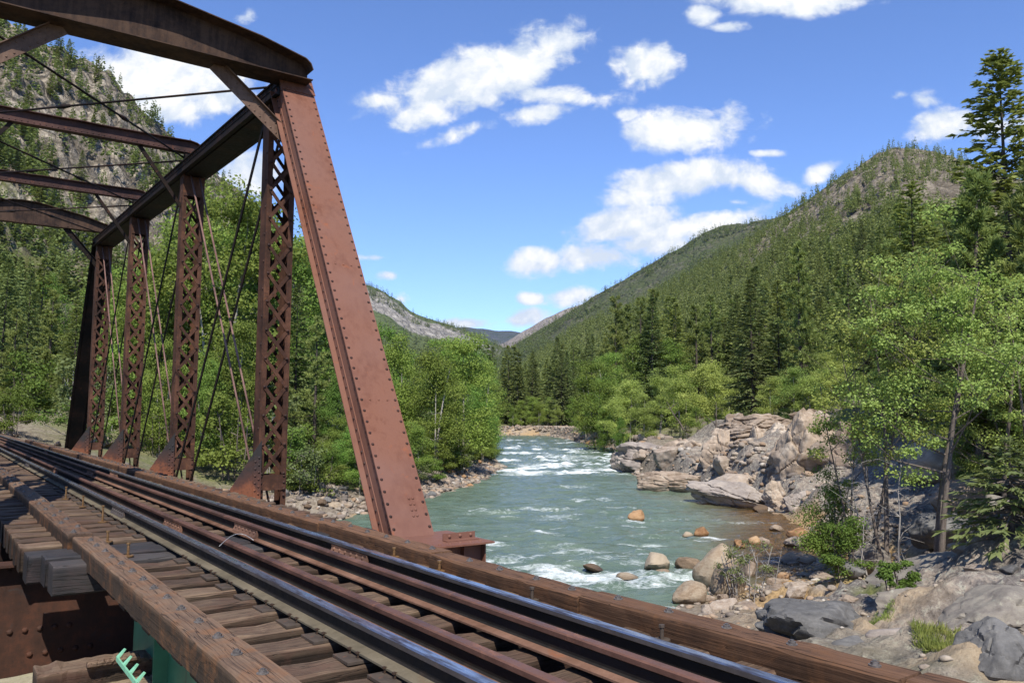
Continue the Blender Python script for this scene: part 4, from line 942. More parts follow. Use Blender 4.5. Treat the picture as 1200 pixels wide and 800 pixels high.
# ---- approach girder, pier and odd timbers at the lower left
gs = tag(empty('girder_span', B(0, 0), PSI), 'green painted plate girder approach span under the near ties', 'girder'); gs.location = (0, 0, ZC)
for d in (1.42, 3.25):
    m = MB(); m.box((d - .13, -4, -1.445), (d + .13, 7.0, -1.42)); m.box((d - .007, -4, -2.03), (d + .007, 7.0, -1.446)); m.box((d - .15, -4, -2.055), (d + .15, 7.0, -2.031))
    k = -3.4
    while k < 7:
        m.box((d - .10, k, -2.03), (d - .0075, k + .012, -1.447)); k += 1.55
    mobj('girder', m.me('girder', M_green), gs)
m = MB(); p0 = bt(137, 771, -1.60); p1_ = bt(160, 801, -1.60)
m.bar((p0[0], p0[1], -1.60), (p1_[0], p1_[1], -1.60), .010, .030)
dirx = (Vector((p1_[0], p1_[1], 0)) - Vector((p0[0], p0[1], 0)))
for k in (0.02, .34, .66, .98):
    q = Vector((p0[0], p0[1], -1.585)) + dirx * k; m.prism([(q.y - .022, 0), (q.y + .022, 0), (q.y + .008, .060), (q.y - .006, .064)], 0, 0, .012, 0, Matrix.Translation((q.x, 0, q.z)) @ Matrix.Rotation(.75, 4, 'Y') if False else Matrix(((0.75, 0, .66, q.x), (0, 1, 0, 0), (-.66, 0, .75, q.z), (0, 0, 0, 1))))
mobj('bracket_comb', m.me('bracket_comb', M_mint), gs)
def stone_block(name, lo, hi, seed):
    bm = bmesh.new(); bmesh.ops.create_cube(bm, size=1); bmesh.ops.subdivide_edges(bm, edges=bm.edges, cuts=24, use_grid_fill=True)
    lo = Vector(lo); hi = Vector(hi)
    V = np.array([[lo[i] + (v.co[i] + .5) * (hi[i] - lo[i]) for i in range(3)] for v in bm.verts])
    D = np.stack([fbm(V[:, 0] * 2.5, V[:, 1] * 2.5, V[:, 2] * 2.5, 5, seed + k) for k in range(3)], 1) * .07; V = V + D
    for v, c in zip(bm.verts, V): v.co = c
    me = bpy.data.meshes.new(name); bm.to_mesh(me); bm.free(); me.materials.append(M_stone); return me
o = mobj('stone_pier', stone_block('stone_pier', (-3.2, -6, -5.3), (4.9, 7.45, -1.98), 91), None, (0, 0, ZC), (0, 0, PSI)); tag(o, 'pale rough stone pier carrying the near end of the bridge', 'pier')
o = mobj('stone_pier', stone_block('stone_pier', (-.9, 7.5, -5.3), (5.1, 9.9, -2.60), 92), None, (0, 0, ZC), (0, 0, PSI)); tag(o, 'low stone bearing shelf under the rusty floor beam', 'pier')
o = mobj('stone_abutment', stone_block('stone_abutment', (-1.2, 35.2, -5.3), (5.9, 40, -2.02), 93), None, (0, 0, ZC), (0, 0, PSI)); tag(o, 'stone abutment under the far end of the truss', 'abutment')
def plank(d0, d1, t, wd, h, z, lab, rz=0., seed=0, mat=M_plank):
    o = mobj('plank', tie_mesh('plank', d1 - d0, wd, h, mat, seed), None, B((d0 + d1) / 2, t, z), (0, 0, PSI + rz)); tag(o, lab, 'plank', 'loose planks at the bridge seat')
q = bt(42, 782, -1.70)
plank(q[0], q[0] + .75, q[1] + .02, .26, .27, -1.72, 'square cut timber lying on the stone seat below the grey cross timbers', .0, 501, M_tie)
q = bt(82, 797, -1.80)
plank(q[0], q[0] + .62, q[1] - .12, .22, .16, -1.84, 'pale board in front of the square timber at the bottom edge', .06, 502)
q = bt(101, 779, -1.70)
plank(q[0], q[0] + .33, q[1] - .02, .05, .045, -1.672, 'thin reddish strip of wood lying on the square timber', .02, 503, M_tie)

# ------------------------------------------------------------------ vegetation
def quads_mesh(name, Q, mat):
    Q = np.asarray(Q, np.float32).reshape(-1, 3); return mesh_from(name, Q, np.arange(len(Q)).reshape(-1, 4), mat)
def diamonds(P, D, S, L, W, sag=0.0):
    """P base points, D unit dirs, S unit sides, L lengths, W half widths -> (n,4,3)"""
    L = np.asarray(L)[:, None]; W = np.asarray(W)[:, None]
    mid = P + D * L * .48; mid[:, 2] -= 0
    tip = P + D * L; tip[:, 2] -= (sag * L[:, 0])
    return np.stack([P, mid + S * W, tip, mid - S * W], 1)
def unit(v): return v / np.maximum(np.linalg.norm(v, axis=-1, keepdims=True), 1e-9)
def tube_list(T, name, mat):
    m = MB()
    for pts, rs, n in T: m.tube(pts, rs, n, cap=False)
    return m.me(name, mat, True)
def conifer(seed, h=20., r=3.4, whorls=52, per=7, sprays=12, droop=.28, base=.06, spl=.62, ragged=.25, shape=1.0, trunk_mat=None, needle=None, gap=0.0, spw=.17):
    g = np.random.default_rng(seed); Q = []; T = []
    lean = g.normal(0, .01, 2)
    T.append(([(0, 0, -.4), (lean[0] * h * .3, lean[1] * h * .3, h * .35), (lean[0] * h, lean[1] * h, h * .985)], [h * .010 + .04, h * .007 + .02, .02], 7))
    for k in range(whorls):
        f = base + (1 - base) * (k + g.uniform(-.4, .4)) / whorls; f = min(max(f, base), .985)
        prof = (1 - f) ** shape * (.55 + .45 * min(1, (f - base) / .12 + .35))
        for b in range(per):
            if g.random() < gap: continue
            a = g.uniform(0, 2 * math.pi); bl = max(.18, r * prof * g.uniform(1 - ragged * 1.3, 1 + ragged * .6) + .12)
            zc = f * h + g.uniform(-.2, .2); el = .25 - droop * (1 - f) * 2.2 + g.normal(0, .09)
            d0 = np.array([math.cos(a) * math.cos(el), math.sin(a) * math.cos(el), math.sin(el)])
            n = max(4, int(sprays * (.35 + .65 * bl / r))); u = np.sqrt(g.uniform(.04, 1.0, n)); u[-1] = 1.
            P = np.array([lean[0] * zc, lean[1] * zc, zc]) + d0 * (u * bl)[:, None]; P[:, 2] += -.10 * bl * u ** 2 * droop * 2 + .10 * bl * u ** 3
            side = np.array([-math.sin(a), math.cos(a), 0]); sg = g.choice([-1, 1], n) * g.uniform(.1, 1.05, n)
            D = unit(d0 * np.cos(sg)[:, None] + side * np.sin(sg)[:, None] + g.normal(0, .16, (n, 3)))
            S = unit(np.cross(D, unit(np.array([0, 0, 1.]) + g.normal(0, .45, (n, 3)))))
            L = spl * g.uniform(.6, 1.2, n) * (.55 + .45 * bl / r); Q.append(diamonds(P - D * L[:, None] * .25, D, S, L, L * spw * g.uniform(.8, 1.3, n), .12))
            if bl > r * .45 and g.random() < .6: T.append(([(lean[0] * zc, lean[1] * zc, zc), tuple(np.array([lean[0] * zc, lean[1] * zc, zc]) + d0 * bl * .8)], [.03, .008], 4))
    n = 10; P = np.tile([lean[0] * h, lean[1] * h, h * .965], (n, 1)); D = unit(g.normal(0, .35, (n, 3)) + [0, 0, 1.]); S = unit(np.cross(D, g.normal(0, 1, (n, 3))))
    Q.append(diamonds(P, D, S, np.full(n, spl * .8), np.full(n, spl * .12)))
    return quads_mesh('crown', np.concatenate(Q), needle), tube_list(T, 'trunk', trunk_mat), h
def pine(seed, h=18., r=3.2, nbr=60, tufts=13, base=.18, needles=12, nl=.34, needle=None, trunk_mat=None, shape=.75, nw=.035):
    g = np.random.default_rng(seed); Q = []; T = []
    w = np.cumsum(g.normal(0, .05, (8, 2)), 0); tz = np.linspace(0, 1, 8)
    def tp(f): return np.array([np.interp(f, tz, w[:, 0]), np.interp(f, tz, w[:, 1]), f * h])
    T.append(([tuple(tp(f) - [0, 0, .4 * (f == 0)]) for f in tz], [max(.03, (h * .013 + .05) * (1 - f) + .02) for f in tz], 8))
    for k in range(nbr):
        f = base + (1 - base) * ((k + g.uniform(0, 1)) / nbr); f = min(f, .985)
        env = max(.08, ((1 - f) / (1 - base)) ** shape * min(1, .45 + (f - base) / .25)); bl = r * env * g.uniform(.45, 1.12) + .25
        a = g.uniform(0, 2 * math.pi); el = g.uniform(-.25, .30) + .55 * f
        d0 = np.array([math.cos(a) * math.cos(el), math.sin(a) * math.cos(el), math.sin(el)]); p0 = tp(f)
        T.append(([tuple(p0), tuple(p0 + d0 * bl * .55 - [0, 0, .04 * bl]), tuple(p0 + d0 * bl + [0, 0, .06 * bl])], [.012 + .018 * bl / r + .01, .02, .006], 4))
        nt = max(4, int(tufts * (.35 + .65 * bl / r)))
        for j in range(nt):
            u = g.uniform(.28, 1.0) if j else 1.0
            c = p0 + d0 * bl * u + np.array([0, 0, .06 * bl * u * u]) + g.normal(0, .16, 3) * bl * .32 * np.array([1, 1, .55])
            n = needles; D = unit(g.normal(0, .75, (n, 3)) + d0 * .7 + [0, 0, .55]); S = unit(np.cross(D, g.normal(0, 1, (n, 3))))
            L = nl * g.uniform(.7, 1.25, n); Q.append(diamonds(np.tile(c, (n, 1)) - D * L[:, None] * .1, D, S, L, np.full(n, nw)))
    return quads_mesh('crown', np.concatenate(Q), needle), tube_list(T, 'trunk', trunk_mat), h
def broadleaf(seed, h=10., wdt=5.5, base=.22, stems=1, limbs=11, clumps=46, leaves=210, leaf=.11, leafmat=None, bark=None, shape=.55, spread=.12, trunk_r=None, clr=.115, lean=0.0, top_bias=1.0):
    g = np.random.default_rng(seed); Q = []; T = []; C = []
    tr = trunk_r or h * .014
    def env(f):                    # crown half width at height fraction f
        q = (f - base) / (1 - base); return wdt / 2 * max(.05, math.sin(math.pi * min(max(q * .86 + .12, 0), 1)) ** shape)
    for s in range(stems):
        a0 = g.uniform(0, 6.28); off = np.array([math.cos(a0), math.sin(a0), 0]) * (0 if stems == 1 else g.uniform(.15, .45))
        hh = h * (1 if s == 0 else g.uniform(.65, .95)); pts = []; p = off.copy(); dirn = np.array([g.normal(0, .05) + off[0] * .25 + lean, g.normal(0, .05) + off[1] * .25, 1.])
        n = 9
        for i in range(n):
            pts.append(p.copy()); dirn[:2] += g.normal(0, .028, 2); p = p + unit(dirn) * hh * .93 / (n - 1)
        pts = np.array(pts); pts[0, 2] = -.4; fr = np.linspace(0, 1, n)
        T.append(([tuple(q) for q in pts], [max(.012, tr * (1 if s == 0 else .7) * (1 - .88 * f)) for f in fr], 8))
        for k in range(max(3, limbs // stems)):
            f = base * .8 + (0.95 - base * .8) * (k + g.uniform(0, 1)) / max(3, limbs // stems)
            p0 = np.array([np.interp(f, fr, pts[:, i]) for i in range(3)]); a = g.uniform(0, 6.28) + k * 2.4; zf = min(.97, f + g.uniform(.05, .22)); e = env(zf) * g.uniform(.55, 1.0)
            tip = np.array([pts[0, 0] * .5 + math.cos(a) * e, math.sin(a) * e, zf * hh + .1]); mid = p0 * .5 + tip * .5 + np.array([0, 0, -.06 * h * g.uniform(.2, 1)]) + g.normal(0, .03 * h, 3) * .5
            r0 = max(.015, tr * .42 * (1 - f)); T.append(([tuple(p0), tuple(mid), tuple(tip)], [r0, r0 * .6, .006], 5)); C += [tip, mid * .4 + tip * .6]
            for j in range(3):
                u = g.uniform(.35, .95); q0 = p0 * (1 - u) ** 1 + tip * u; q1 = q0 + g.normal(0, .07 * h, 3) + [0, 0, .03 * h]; T.append(([tuple(q0), tuple(q1)], [r0 * .35 + .003, .004], 4)); C.append(q1)
        C.append(pts[-1])
    while len(C) < clumps:
        f = base + (1 - base) * g.random() ** (1 / top_bias); a = g.uniform(0, 6.28); e = env(f) * math.sqrt(g.uniform(.25, 1.0)); C.append(np.array([math.cos(a) * e, math.sin(a) * e, f * h]))
    C = np.array(C); g.shuffle(C)
    for c in C[:max(clumps, 8)]:
        n = int(leaves * g.uniform(.5, 1.45)); cr = h * clr * g.uniform(.6, 1.35)
        X = unit(g.normal(0, 1, (n, 3))) * (g.uniform(0, 1, n) ** .55)[:, None] * cr * np.array([1.15, 1.15, .62]); P = c + X
        nv = unit(g.normal(0, .6, (n, 3)) + [0, 0, .8] + X / cr * .8); D = unit(np.cross(nv, g.normal(0, 1, (n, 3)))); S = np.cross(nv, D)
        L = leaf * g.uniform(.65, 1.3, n); Q.append(diamonds(P, D, S, L, L * .36, .1))
    return quads_mesh('crown', np.concatenate(Q), leafmat), tube_list(T, 'trunk', bark), h
VEG = {}
def kind(name, fn, n, **kw): VEG[name] = [fn(1000 + 37 * i + sum(map(ord, name)), **kw) for i in range(n)]
kind('spruce', conifer, 4, h=20., r=3.7, whorls=64, per=9, sprays=16, spl=.80, ragged=.25, shape=.85, base=.03, needle=M_nd_spruce, trunk_mat=M_bark_dk, spw=.17)
kind('fir', conifer, 4, h=20., r=3.5, whorls=52, per=8, sprays=14, droop=.2, spl=.95, ragged=.38, shape=.75, base=.05, gap=.06, needle=M_nd_pine, trunk_mat=M_bark_dk, spw=.19)
kind('pine', pine, 4, h=18., r=3.3, nbr=72, tufts=13, needles=14, nl=.55, nw=.05, needle=M_nd_pine, trunk_mat=M_bark_dk)
kind('far', conifer, 4, h=18., r=3.1, whorls=34, per=7, sprays=7, spl=1.35, ragged=.35, shape=.8, base=.05, needle=M_nd_far, trunk_mat=M_bark_dk, spw=.24)
kind('cotton', broadleaf, 5, h=11., wdt=6., base=.10, stems=2, limbs=12, clumps=80, leaves=260, leaf=.165, leafmat=M_lf_cotton, bark=M_bark_pale, shape=.6, clr=.10)
kind('aspen', broadleaf, 4, h=9., wdt=5., base=.2, stems=2, limbs=12, clumps=66, leaves=260, leaf=.135, leafmat=M_lf_aspen, bark=M_bark_pale, shape=.6, clr=.10)
kind('shrub', broadleaf, 3, h=2., wdt=2.4, base=.05, stems=4, limbs=12, clumps=34, leaves=120, leaf=.085, leafmat=M_lf_shrub, bark=M_bark, shape=.5, clr=.16, trunk_r=.03)
kind('willow', broadleaf, 3, h=2., wdt=2.0, base=.05, stems=5, limbs=15, clumps=26, leaves=70, leaf=.09, leafmat=M_lf_willow, bark=M_dead, shape=.5, clr=.15, trunk_r=.025)
NAMES = {'spruce': ('spruce_tree', 'tree'), 'fir': ('fir_tree', 'tree'), 'pine': ('pine_tree', 'tree'), 'far': ('conifer_tree', 'tree'), 'cotton': ('cottonwood_tree', 'tree'), 'aspen': ('aspen_tree', 'tree'), 'shrub': ('shrub', 'shrub'), 'willow': ('willow_shrub', 'shrub')}
def put_tree(kd, x, y, h, label, group=None, widen=1.0, v=None, z=None, single=False):
    lst = VEG[kd]; cm, tm, h0 = lst[random.randrange(len(lst)) if v is None else v % len(lst)]; s = h / h0
    z = float(zall(x, y)[0]) - .1 if z is None else z
    o = empty(NAMES[kd][0], (x, y, z), random.uniform(0, 6.28)); o.scale = (s * widen, s * widen, s); tag(o, label, NAMES[kd][1], group)
    mobj('trunk', tm, o); mobj('crown', cm, o); return o
def put_px(kd, px, y, top, label, group=None, widen=1.0, v=None, zb=None):
    p = at_y(px, top, y); z = float(zall(p.x, y)[0]) if zb is None else zb
    return put_tree(kd, p.x, y, max(.5, p.z - z), label, group, widen, v, z - .1)
# --- hero foreground trees on the right bank
def unique(kd, px, y, top, label, name, fn, zb=None, group=None, widen=1., **kw):
    p = at_y(px, top, y); z = float(zall(p.x, y)[0]) if zb is None else zb; h = p.z - z
    cm, tm, h0 = fn(kw.pop('seed', 5), h=h, **kw); o = empty(name, (p.x, y, z)); tag(o, label, kd, group); mobj('trunk', tm, o); mobj('crown', cm, o); return o
ASP = dict(leafmat=M_lf_aspen, bark=M_bark)
unique('tree', 1078, 22.5, 292, 'tall two stemmed aspen with pale trunks standing on the right bank', 'aspen_tree', broadleaf, seed=11, wdt=5.2, base=.46, stems=2, limbs=18, clumps=84, leaves=215, leaf=.080, shape=.6, clr=.052, trunk_r=.135, **ASP)
unique('tree', 1034, 23.5, 300, 'slender aspen left of the two stemmed aspen', 'aspen_tree', broadleaf, seed=12, wdt=3.0, base=.46, stems=2, limbs=12, clumps=40, leaves=190, leaf=.078, shape=.6, clr=.05, trunk_r=.08, **ASP)
unique('tree', 992, 25.5, 345, 'leafy young aspen at the left edge of the aspen clump', 'aspen_tree', broadleaf, seed=13, wdt=3.0, base=.42, stems=3, limbs=12, clumps=36, leaves=190, leaf=.078, shape=.6, clr=.05, trunk_r=.06, **ASP)
unique('tree', 1152, 25.5, 312, 'broad aspen by the right edge with hanging branches', 'aspen_tree', broadleaf, seed=14, wdt=4.8, base=.36, stems=2, limbs=14, clumps=60, leaves=210, leaf=.080, shape=.6, clr=.054, trunk_r=.085, **ASP)
unique('tree', 1196, 24.0, 352, 'aspen cut by the right edge beneath the tall pine', 'aspen_tree', broadleaf, seed=15, wdt=4.2, base=.3, stems=2, limbs=12, clumps=48, leaves=210, leaf=.082, shape=.6, clr=.056, trunk_r=.085, **ASP)
unique('tree', 1172, 33, 56, 'tallest pine towering at the right edge above the aspens', 'pine_tree', conifer, seed=21, r=3.6, whorls=76, per=10, sprays=28, spl=.56, ragged=.42, shape=.62, base=.05, gap=.08, needle=M_nd_pine, trunk_mat=M_bark_dk, spw=.19)
unique('tree', 1138, 30, 208, 'dense young pine in front of the tallest pine', 'pine_tree', pine, seed=22, r=2.1, nbr=130, tufts=22, base=.05, needles=18, nl=.34, nw=.026, needle=M_nd_pine, trunk_mat=M_bark, shape=.8)
unique('tree', 1066, 44, 214, 'yellow green fir rising behind the two stemmed aspen', 'fir_tree', conifer, seed=23, r=2.7, whorls=64, per=8, sprays=18, spl=.62, ragged=.4, shape=.7, base=.05, gap=.1, needle=M_nd_pine, trunk_mat=M_bark_dk, spw=.16)
unique('tree', 1210, 27, 196, 'dark pine half out of view at the right edge', 'pine_tree', pine, seed=24, r=2.6, nbr=130, tufts=20, base=.06, needles=16, nl=.36, nw=.03, needle=M_nd_pine, trunk_mat=M_bark, shape=.75)
unique('tree', 1182, 17.5, 520, 'low dark conifer boughs above the rocks at the right edge', 'fir_tree', conifer, seed=25, r=1.5, whorls=26, per=8, sprays=16, spl=.32, needle=M_nd_spruce, trunk_mat=M_bark, spw=.13)
unique('tree', 880, 74, 326, 'tall dark spruce standing behind the rock outcrop', 'spruce_tree', conifer, seed=26, r=3.0, whorls=60, per=9, sprays=18, spl=.6, base=.03, needle=M_nd_spruce, trunk_mat=M_bark_dk, spw=.16)
SH = dict(leafmat=M_lf_shrub, bark=M_bark)
unique('shrub', 968, 25.8, 556, 'round dark green bush at the water edge by the aspens', 'shrub', broadleaf, seed=31, wdt=2.0, base=.02, stems=4, limbs=14, clumps=52, leaves=260, leaf=.062, clr=.14, trunk_r=.03, **SH)
unique('shrub', 995, 22.4, 606, 'small bush with drooping shoots over the amber shallows', 'shrub', broadleaf, seed=32, wdt=1.2, base=.02, stems=4, limbs=12, clumps=26, leaves=190, leaf=.06, clr=.14, trunk_r=.02, **SH)
unique('shrub', 1058, 17.6, 660, 'low leafy bush at the foot of the two stemmed aspen', 'shrub', broadleaf, seed=33, wdt=1.0, base=.02, stems=4, limbs=10, clumps=24, leaves=170, leaf=.055, clr=.17, trunk_r=.015, **SH)
unique('shrub', 872, 22.6, 634, 'spindly willow with bare twigs growing between the shore boulders', 'willow_shrub', broadleaf, seed=34, wdt=1.35, base=.1, stems=7, limbs=24, clumps=24, leaves=55, leaf=.055, clr=.13, trunk_r=.018, leafmat=M_lf_willow, bark=M_dead, zb=.15)
def deadwood(px, y, top, label, seed, zb=None, lean=0.0, r=.03, twigs=9):
    g = np.random.default_rng(seed); p = at_y(px, top, y); z = float(zall(p.x, y)[0]) - .1 if zb is None else zb; h = p.z - z; T = []
    pts = [np.array([-lean * h, 0, 0]) * 0 + np.array([lean * h * f + g.normal(0, .012 * h), g.normal(0, .01 * h), f * h]) for f in np.linspace(0, 1, 7)]
    pts[0][:2] = 0; T.append(([tuple(q) for q in pts], [r * (1 - .85 * f) for f in np.linspace(0, 1, 7)], 6))
    for k in range(twigs):
        i = g.integers(1, 6); q = pts[i]; a = g.uniform(0, 6.28); l = h * g.uniform(.08, .26); e = q + np.array([math.cos(a) * l, math.sin(a) * l, l * g.uniform(-.2, .8)]); T.append(([tuple(q), tuple((q + e) / 2 + g.normal(0, .03 * h, 3)), tuple(e)], [r * .35, r * .25, .003], 4))
    o = mobj('dead_tree', tube_list(T, 'dead_tree', M_dead if r < .06 else M_bark), None, (p.x, y, z)); return tag(o, label, 'dead tree')
for (px, y, top, kd, v) in ((1122, 42, 246, 'pine', 0), (1160, 30, 300, 'pine', 1), (1098, 52, 262, 'fir', 2), (1192, 36, 250, 'spruce', 3), (1130, 36, 330, 'fir', 1), (1045, 58, 285, 'fir', 3), (1012, 66, 318, 'spruce', 0), (1225, 30, 280, 'pine', 2)):
    put_px(kd, px, y, top, 'conifer packed behind the aspens at the right edge', 'conifers at the right edge', 1.15, v)
deadwood(812, 82, 470, 'bare grey trunk leaning left over the low rock shelf', 41, lean=-.62, r=.14, twigs=12)
deadwood(838, 62, 470, 'thin bare pole of a tree in front of the rock outcrop', 42, lean=.02, r=.10, twigs=14)
deadwood(1012, 24.0, 520, 'grey dead sapling with bare twigs left of the aspen trunks', 43, lean=-.12, r=.03, twigs=26)
deadwood(1003, 23.4, 545, 'bleached dead twigs beside the amber shallows bush', 44, lean=.10, r=.022, twigs=26)
deadwood(1047, 22.9, 520, 'dead grey stem close to the left of the aspen trunks', 45, lean=.05, r=.035, twigs=22)
deadwood(905, 23.5, 640, 'bleached twig sticking up behind the spindly willow', 46, lean=.2, r=.012, twigs=16)
# --- named trees in the middle distance (px, distance, top py)
grpL = 'cottonwoods on the left bank'
for (px, y, top, v, wd) in ((545, 66, 398, 0, 1.0), (508, 60, 410, 1, .95), (470, 64, 405, 2, .9), (562, 80, 436, 3, .8), (525, 84, 400, 4, .8), (436, 58, 425, 3, .7), (572, 100, 432, 2, .8), (450, 96, 385, 0, 1.), (548, 112, 405, 1, 1.)):
    put_px('cotton', px, y, top, 'leafy green cottonwood on the left bank right of the inclined post', grpL, wd, v)
for (px, y, top, v, wd) in ((262, 58, 232, 0, 1.0), (300, 66, 262, 1, 1.), (205, 60, 285, 2, 1.), (230, 76, 262, 3, 1.), (168, 66, 318, 4, .95), (345, 74, 300, 2, .9), (285, 50, 380, 3, .8), (190, 50, 400, 0, .8), (150, 82, 330, 1, .9), (318, 84, 250, 4, 1.), (395, 56, 440, 4, .7), (245, 48, 420, 1, .8), (385, 78, 350, 0, .9)):
    put_px('cotton', px, y, top, 'tall leafy cottonwood seen through the truss', 'cottonwoods behind the truss', wd, v)
for (px, y, top, kd, v) in ((8, 72, 300, 'spruce', 0), (36, 84, 318, 'spruce', 1), (62, 70, 340, 'pine', 2), (20, 60, 362, 'pine', 3), (92, 66, 350, 'fir', 0), (-25, 66, 300, 'spruce', 2), (75, 58, 415, 'pine', 1), (105, 62, 395, 'fir', 2), (50, 100, 300, 'fir', 1), (118, 90, 330, 'spruce', 3), (90, 52, 452, 'pine', 0), (-10, 56, 380, 'fir', 3)):
    put_px(kd, px, y, top, 'conifer at the left frame edge beyond the far end of the rails', 'conifers beyond the far bridge end', 1., v)
for (px, y, top, kd, v) in ((372, 56, 372, 'pine', 0), (350, 60, 330, 'spruce', 1), (402, 66, 345, 'spruce', 2), (338, 52, 430, 'pine', 3), (415, 82, 352, 'fir', 1), (388, 100, 330, 'spruce', 3), (432, 105, 372, 'fir', 0), (462, 120, 398, 'fir', 2), (488, 74, 418, 'spruce', 1), (528, 95, 420, 'fir', 3), (412, 52, 452, 'pine', 1), (452, 54, 470, 'pine', 2), (365, 90, 312, 'fir', 0)):
    put_px(kd, px, y, top, 'dark conifer around the inclined post on the left bank', 'conifers behind the inclined post', 1., v)
for (px, y, top, v, wd) in ((832, 84, 418, 0, 1.05), (800, 92, 428, 1, 1.), (770, 98, 440, 2, 1.), (752, 90, 462, 3, 1.), (850, 96, 432, 1, 1.), (722, 108, 462, 0, .9), (735, 112, 445, 2, 1.)):
    put_px('aspen', px, y, top, 'bright yellow green aspen behind the low rock shelf', 'aspens behind the rock shelf', wd, v)
for (px, y, top, v, wd) in ((700, 118, 425, 0, 1.0), (745, 128, 402, 1, 1.2), (782, 125, 405, 2, 1.2), (715, 140, 415, 3, 1.), (688, 150, 440, 4, .9), (727, 104, 492, 2, .8), (708, 110, 478, 0, .8)):
    put_px('cotton', px, y, top, 'mid green cottonwood at the river bend across from the left bank', 'cottonwoods at the river bend', wd, v)
for (px, y, top, v, wd) in ((905, 66, 438, 0, 1.2), (930, 60, 430, 1, 1.2), (955, 58, 440, 2, 1.2), (985, 55, 420, 3, 1.3), (1010, 52, 438, 0, 1.2), (1040, 50, 420, 2, 1.2), (1095, 46, 430, 1, 1.2), (1130, 44, 470, 3, 1.2), (975, 64, 405, 1, 1.2)):
    put_px('aspen', px, y, top, 'light green aspen on top of the rock outcrop slope', 'aspens above the rock outcrop', wd, v)
# --- forests: individuals drawn at random inside zones, the biggest first
def forest(n, pxr, yr, hr, kinds, label, group, avoid=2.5, seed=1, cond=None):
    g = np.random.default_rng(seed); c = 0; tries = 0
    while c < n and tries < n * 20:
        tries += 1; y = math.exp(g.uniform(math.log(yr[0]), math.log(yr[1]))); px = g.uniform(*pxr); x = (px - 600) / F * y
        if float(river_sd(np.array([x]), np.array([y]))[0]) < avoid: continue
        if cond and not cond(px, y, x): continue
        kd = kinds[g.integers(len(kinds))]; put_tree(kd, x, y, g.uniform(*hr), label, group, g.uniform(.85, 1.15), int(g.integers(8))); c += 1
forest(170, (600, 1250), (118, 330), (13, 22), ['fir', 'spruce', 'pine', 'fir', 'spruce', 'pine'], 'green conifer of the forest across the river below the right hill', 'conifers below the right hill', 4, 71, lambda px, y, x: not (px < 700 and y < 205) and y > 100 + max(0, 760 - px) * .35)
forest(44, (640, 900), (132, 215), (19, 26), ['spruce', 'fir', 'pine', 'spruce'], 'tall conifer rising above the cottonwoods at the river bend', 'tall conifers above the river bend', 6, 79)
forest(30, (880, 1250), (62, 125), (10, 17), ['fir', 'pine', 'spruce'], 'conifer on the slope just above the rock outcrop', 'conifers above the outcrop', 4, 72)
forest(34, (560, 700), (206, 330), (14, 24), ['far', 'fir', 'spruce', 'far'], 'conifer on the far bank where the river bends away', 'conifers at the river bend', 4, 73, lambda px, y, x: y > 212)
forest(22, (555, 720), (200, 218), (4, 8), ['cotton', 'aspen'], 'small leafy tree on the tan far bank of the river', 'small trees on the far bank', 1.5, 74)
forest(60, (-60, 580), (84, 220), (8, 14), ['fir', 'spruce', 'far', 'cotton', 'fir'], 'forest tree at the foot of the rocky left hillside', 'trees at the foot of the left hillside', 4, 75, lambda px, y, x: px < 430 or y > 150)
forest(46, (330, 575), (44, 100), (1.2, 3.2), ['shrub', 'willow', 'shrub'], 'small shrub among the rubble of the left bank', 'shrubs on the left bank', .8, 76)
forest(34, (-40, 330), (42, 74), (2.0, 4.6), ['shrub', 'shrub', 'willow'], 'green shrub growing behind the lattice posts', 'shrubs behind the truss', 2, 77)
forest(22, (720, 1000), (46, 110), (.8, 2.0), ['shrub', 'willow'], 'small shrub in the cracks of the rock outcrop', 'shrubs on the outcrop', 2.0, 78)
g = np.random.default_rng(81); c = 0
while c < 80:
    px = g.uniform(-70, 330); r = g.uniform(150, 345); a = math.atan((px - 600) / F); x, y = r * math.sin(a), r * math.cos(a); z, s = hillA(x, y); z = float(z); s = float(s)
    if z < 12 or float(fbm(x * .03, y * .03, 0, 4, 9)) < -.10 - .25 * (s > .8): continue
    put_tree(['far', 'fir', 'far'][g.integers(3)], x, y, g.uniform(6, 11), 'small conifer scattered on the rocky left hillside', 'conifers on the rocky left hillside', 1.15, int(g.integers(4)), z - .3); c += 1
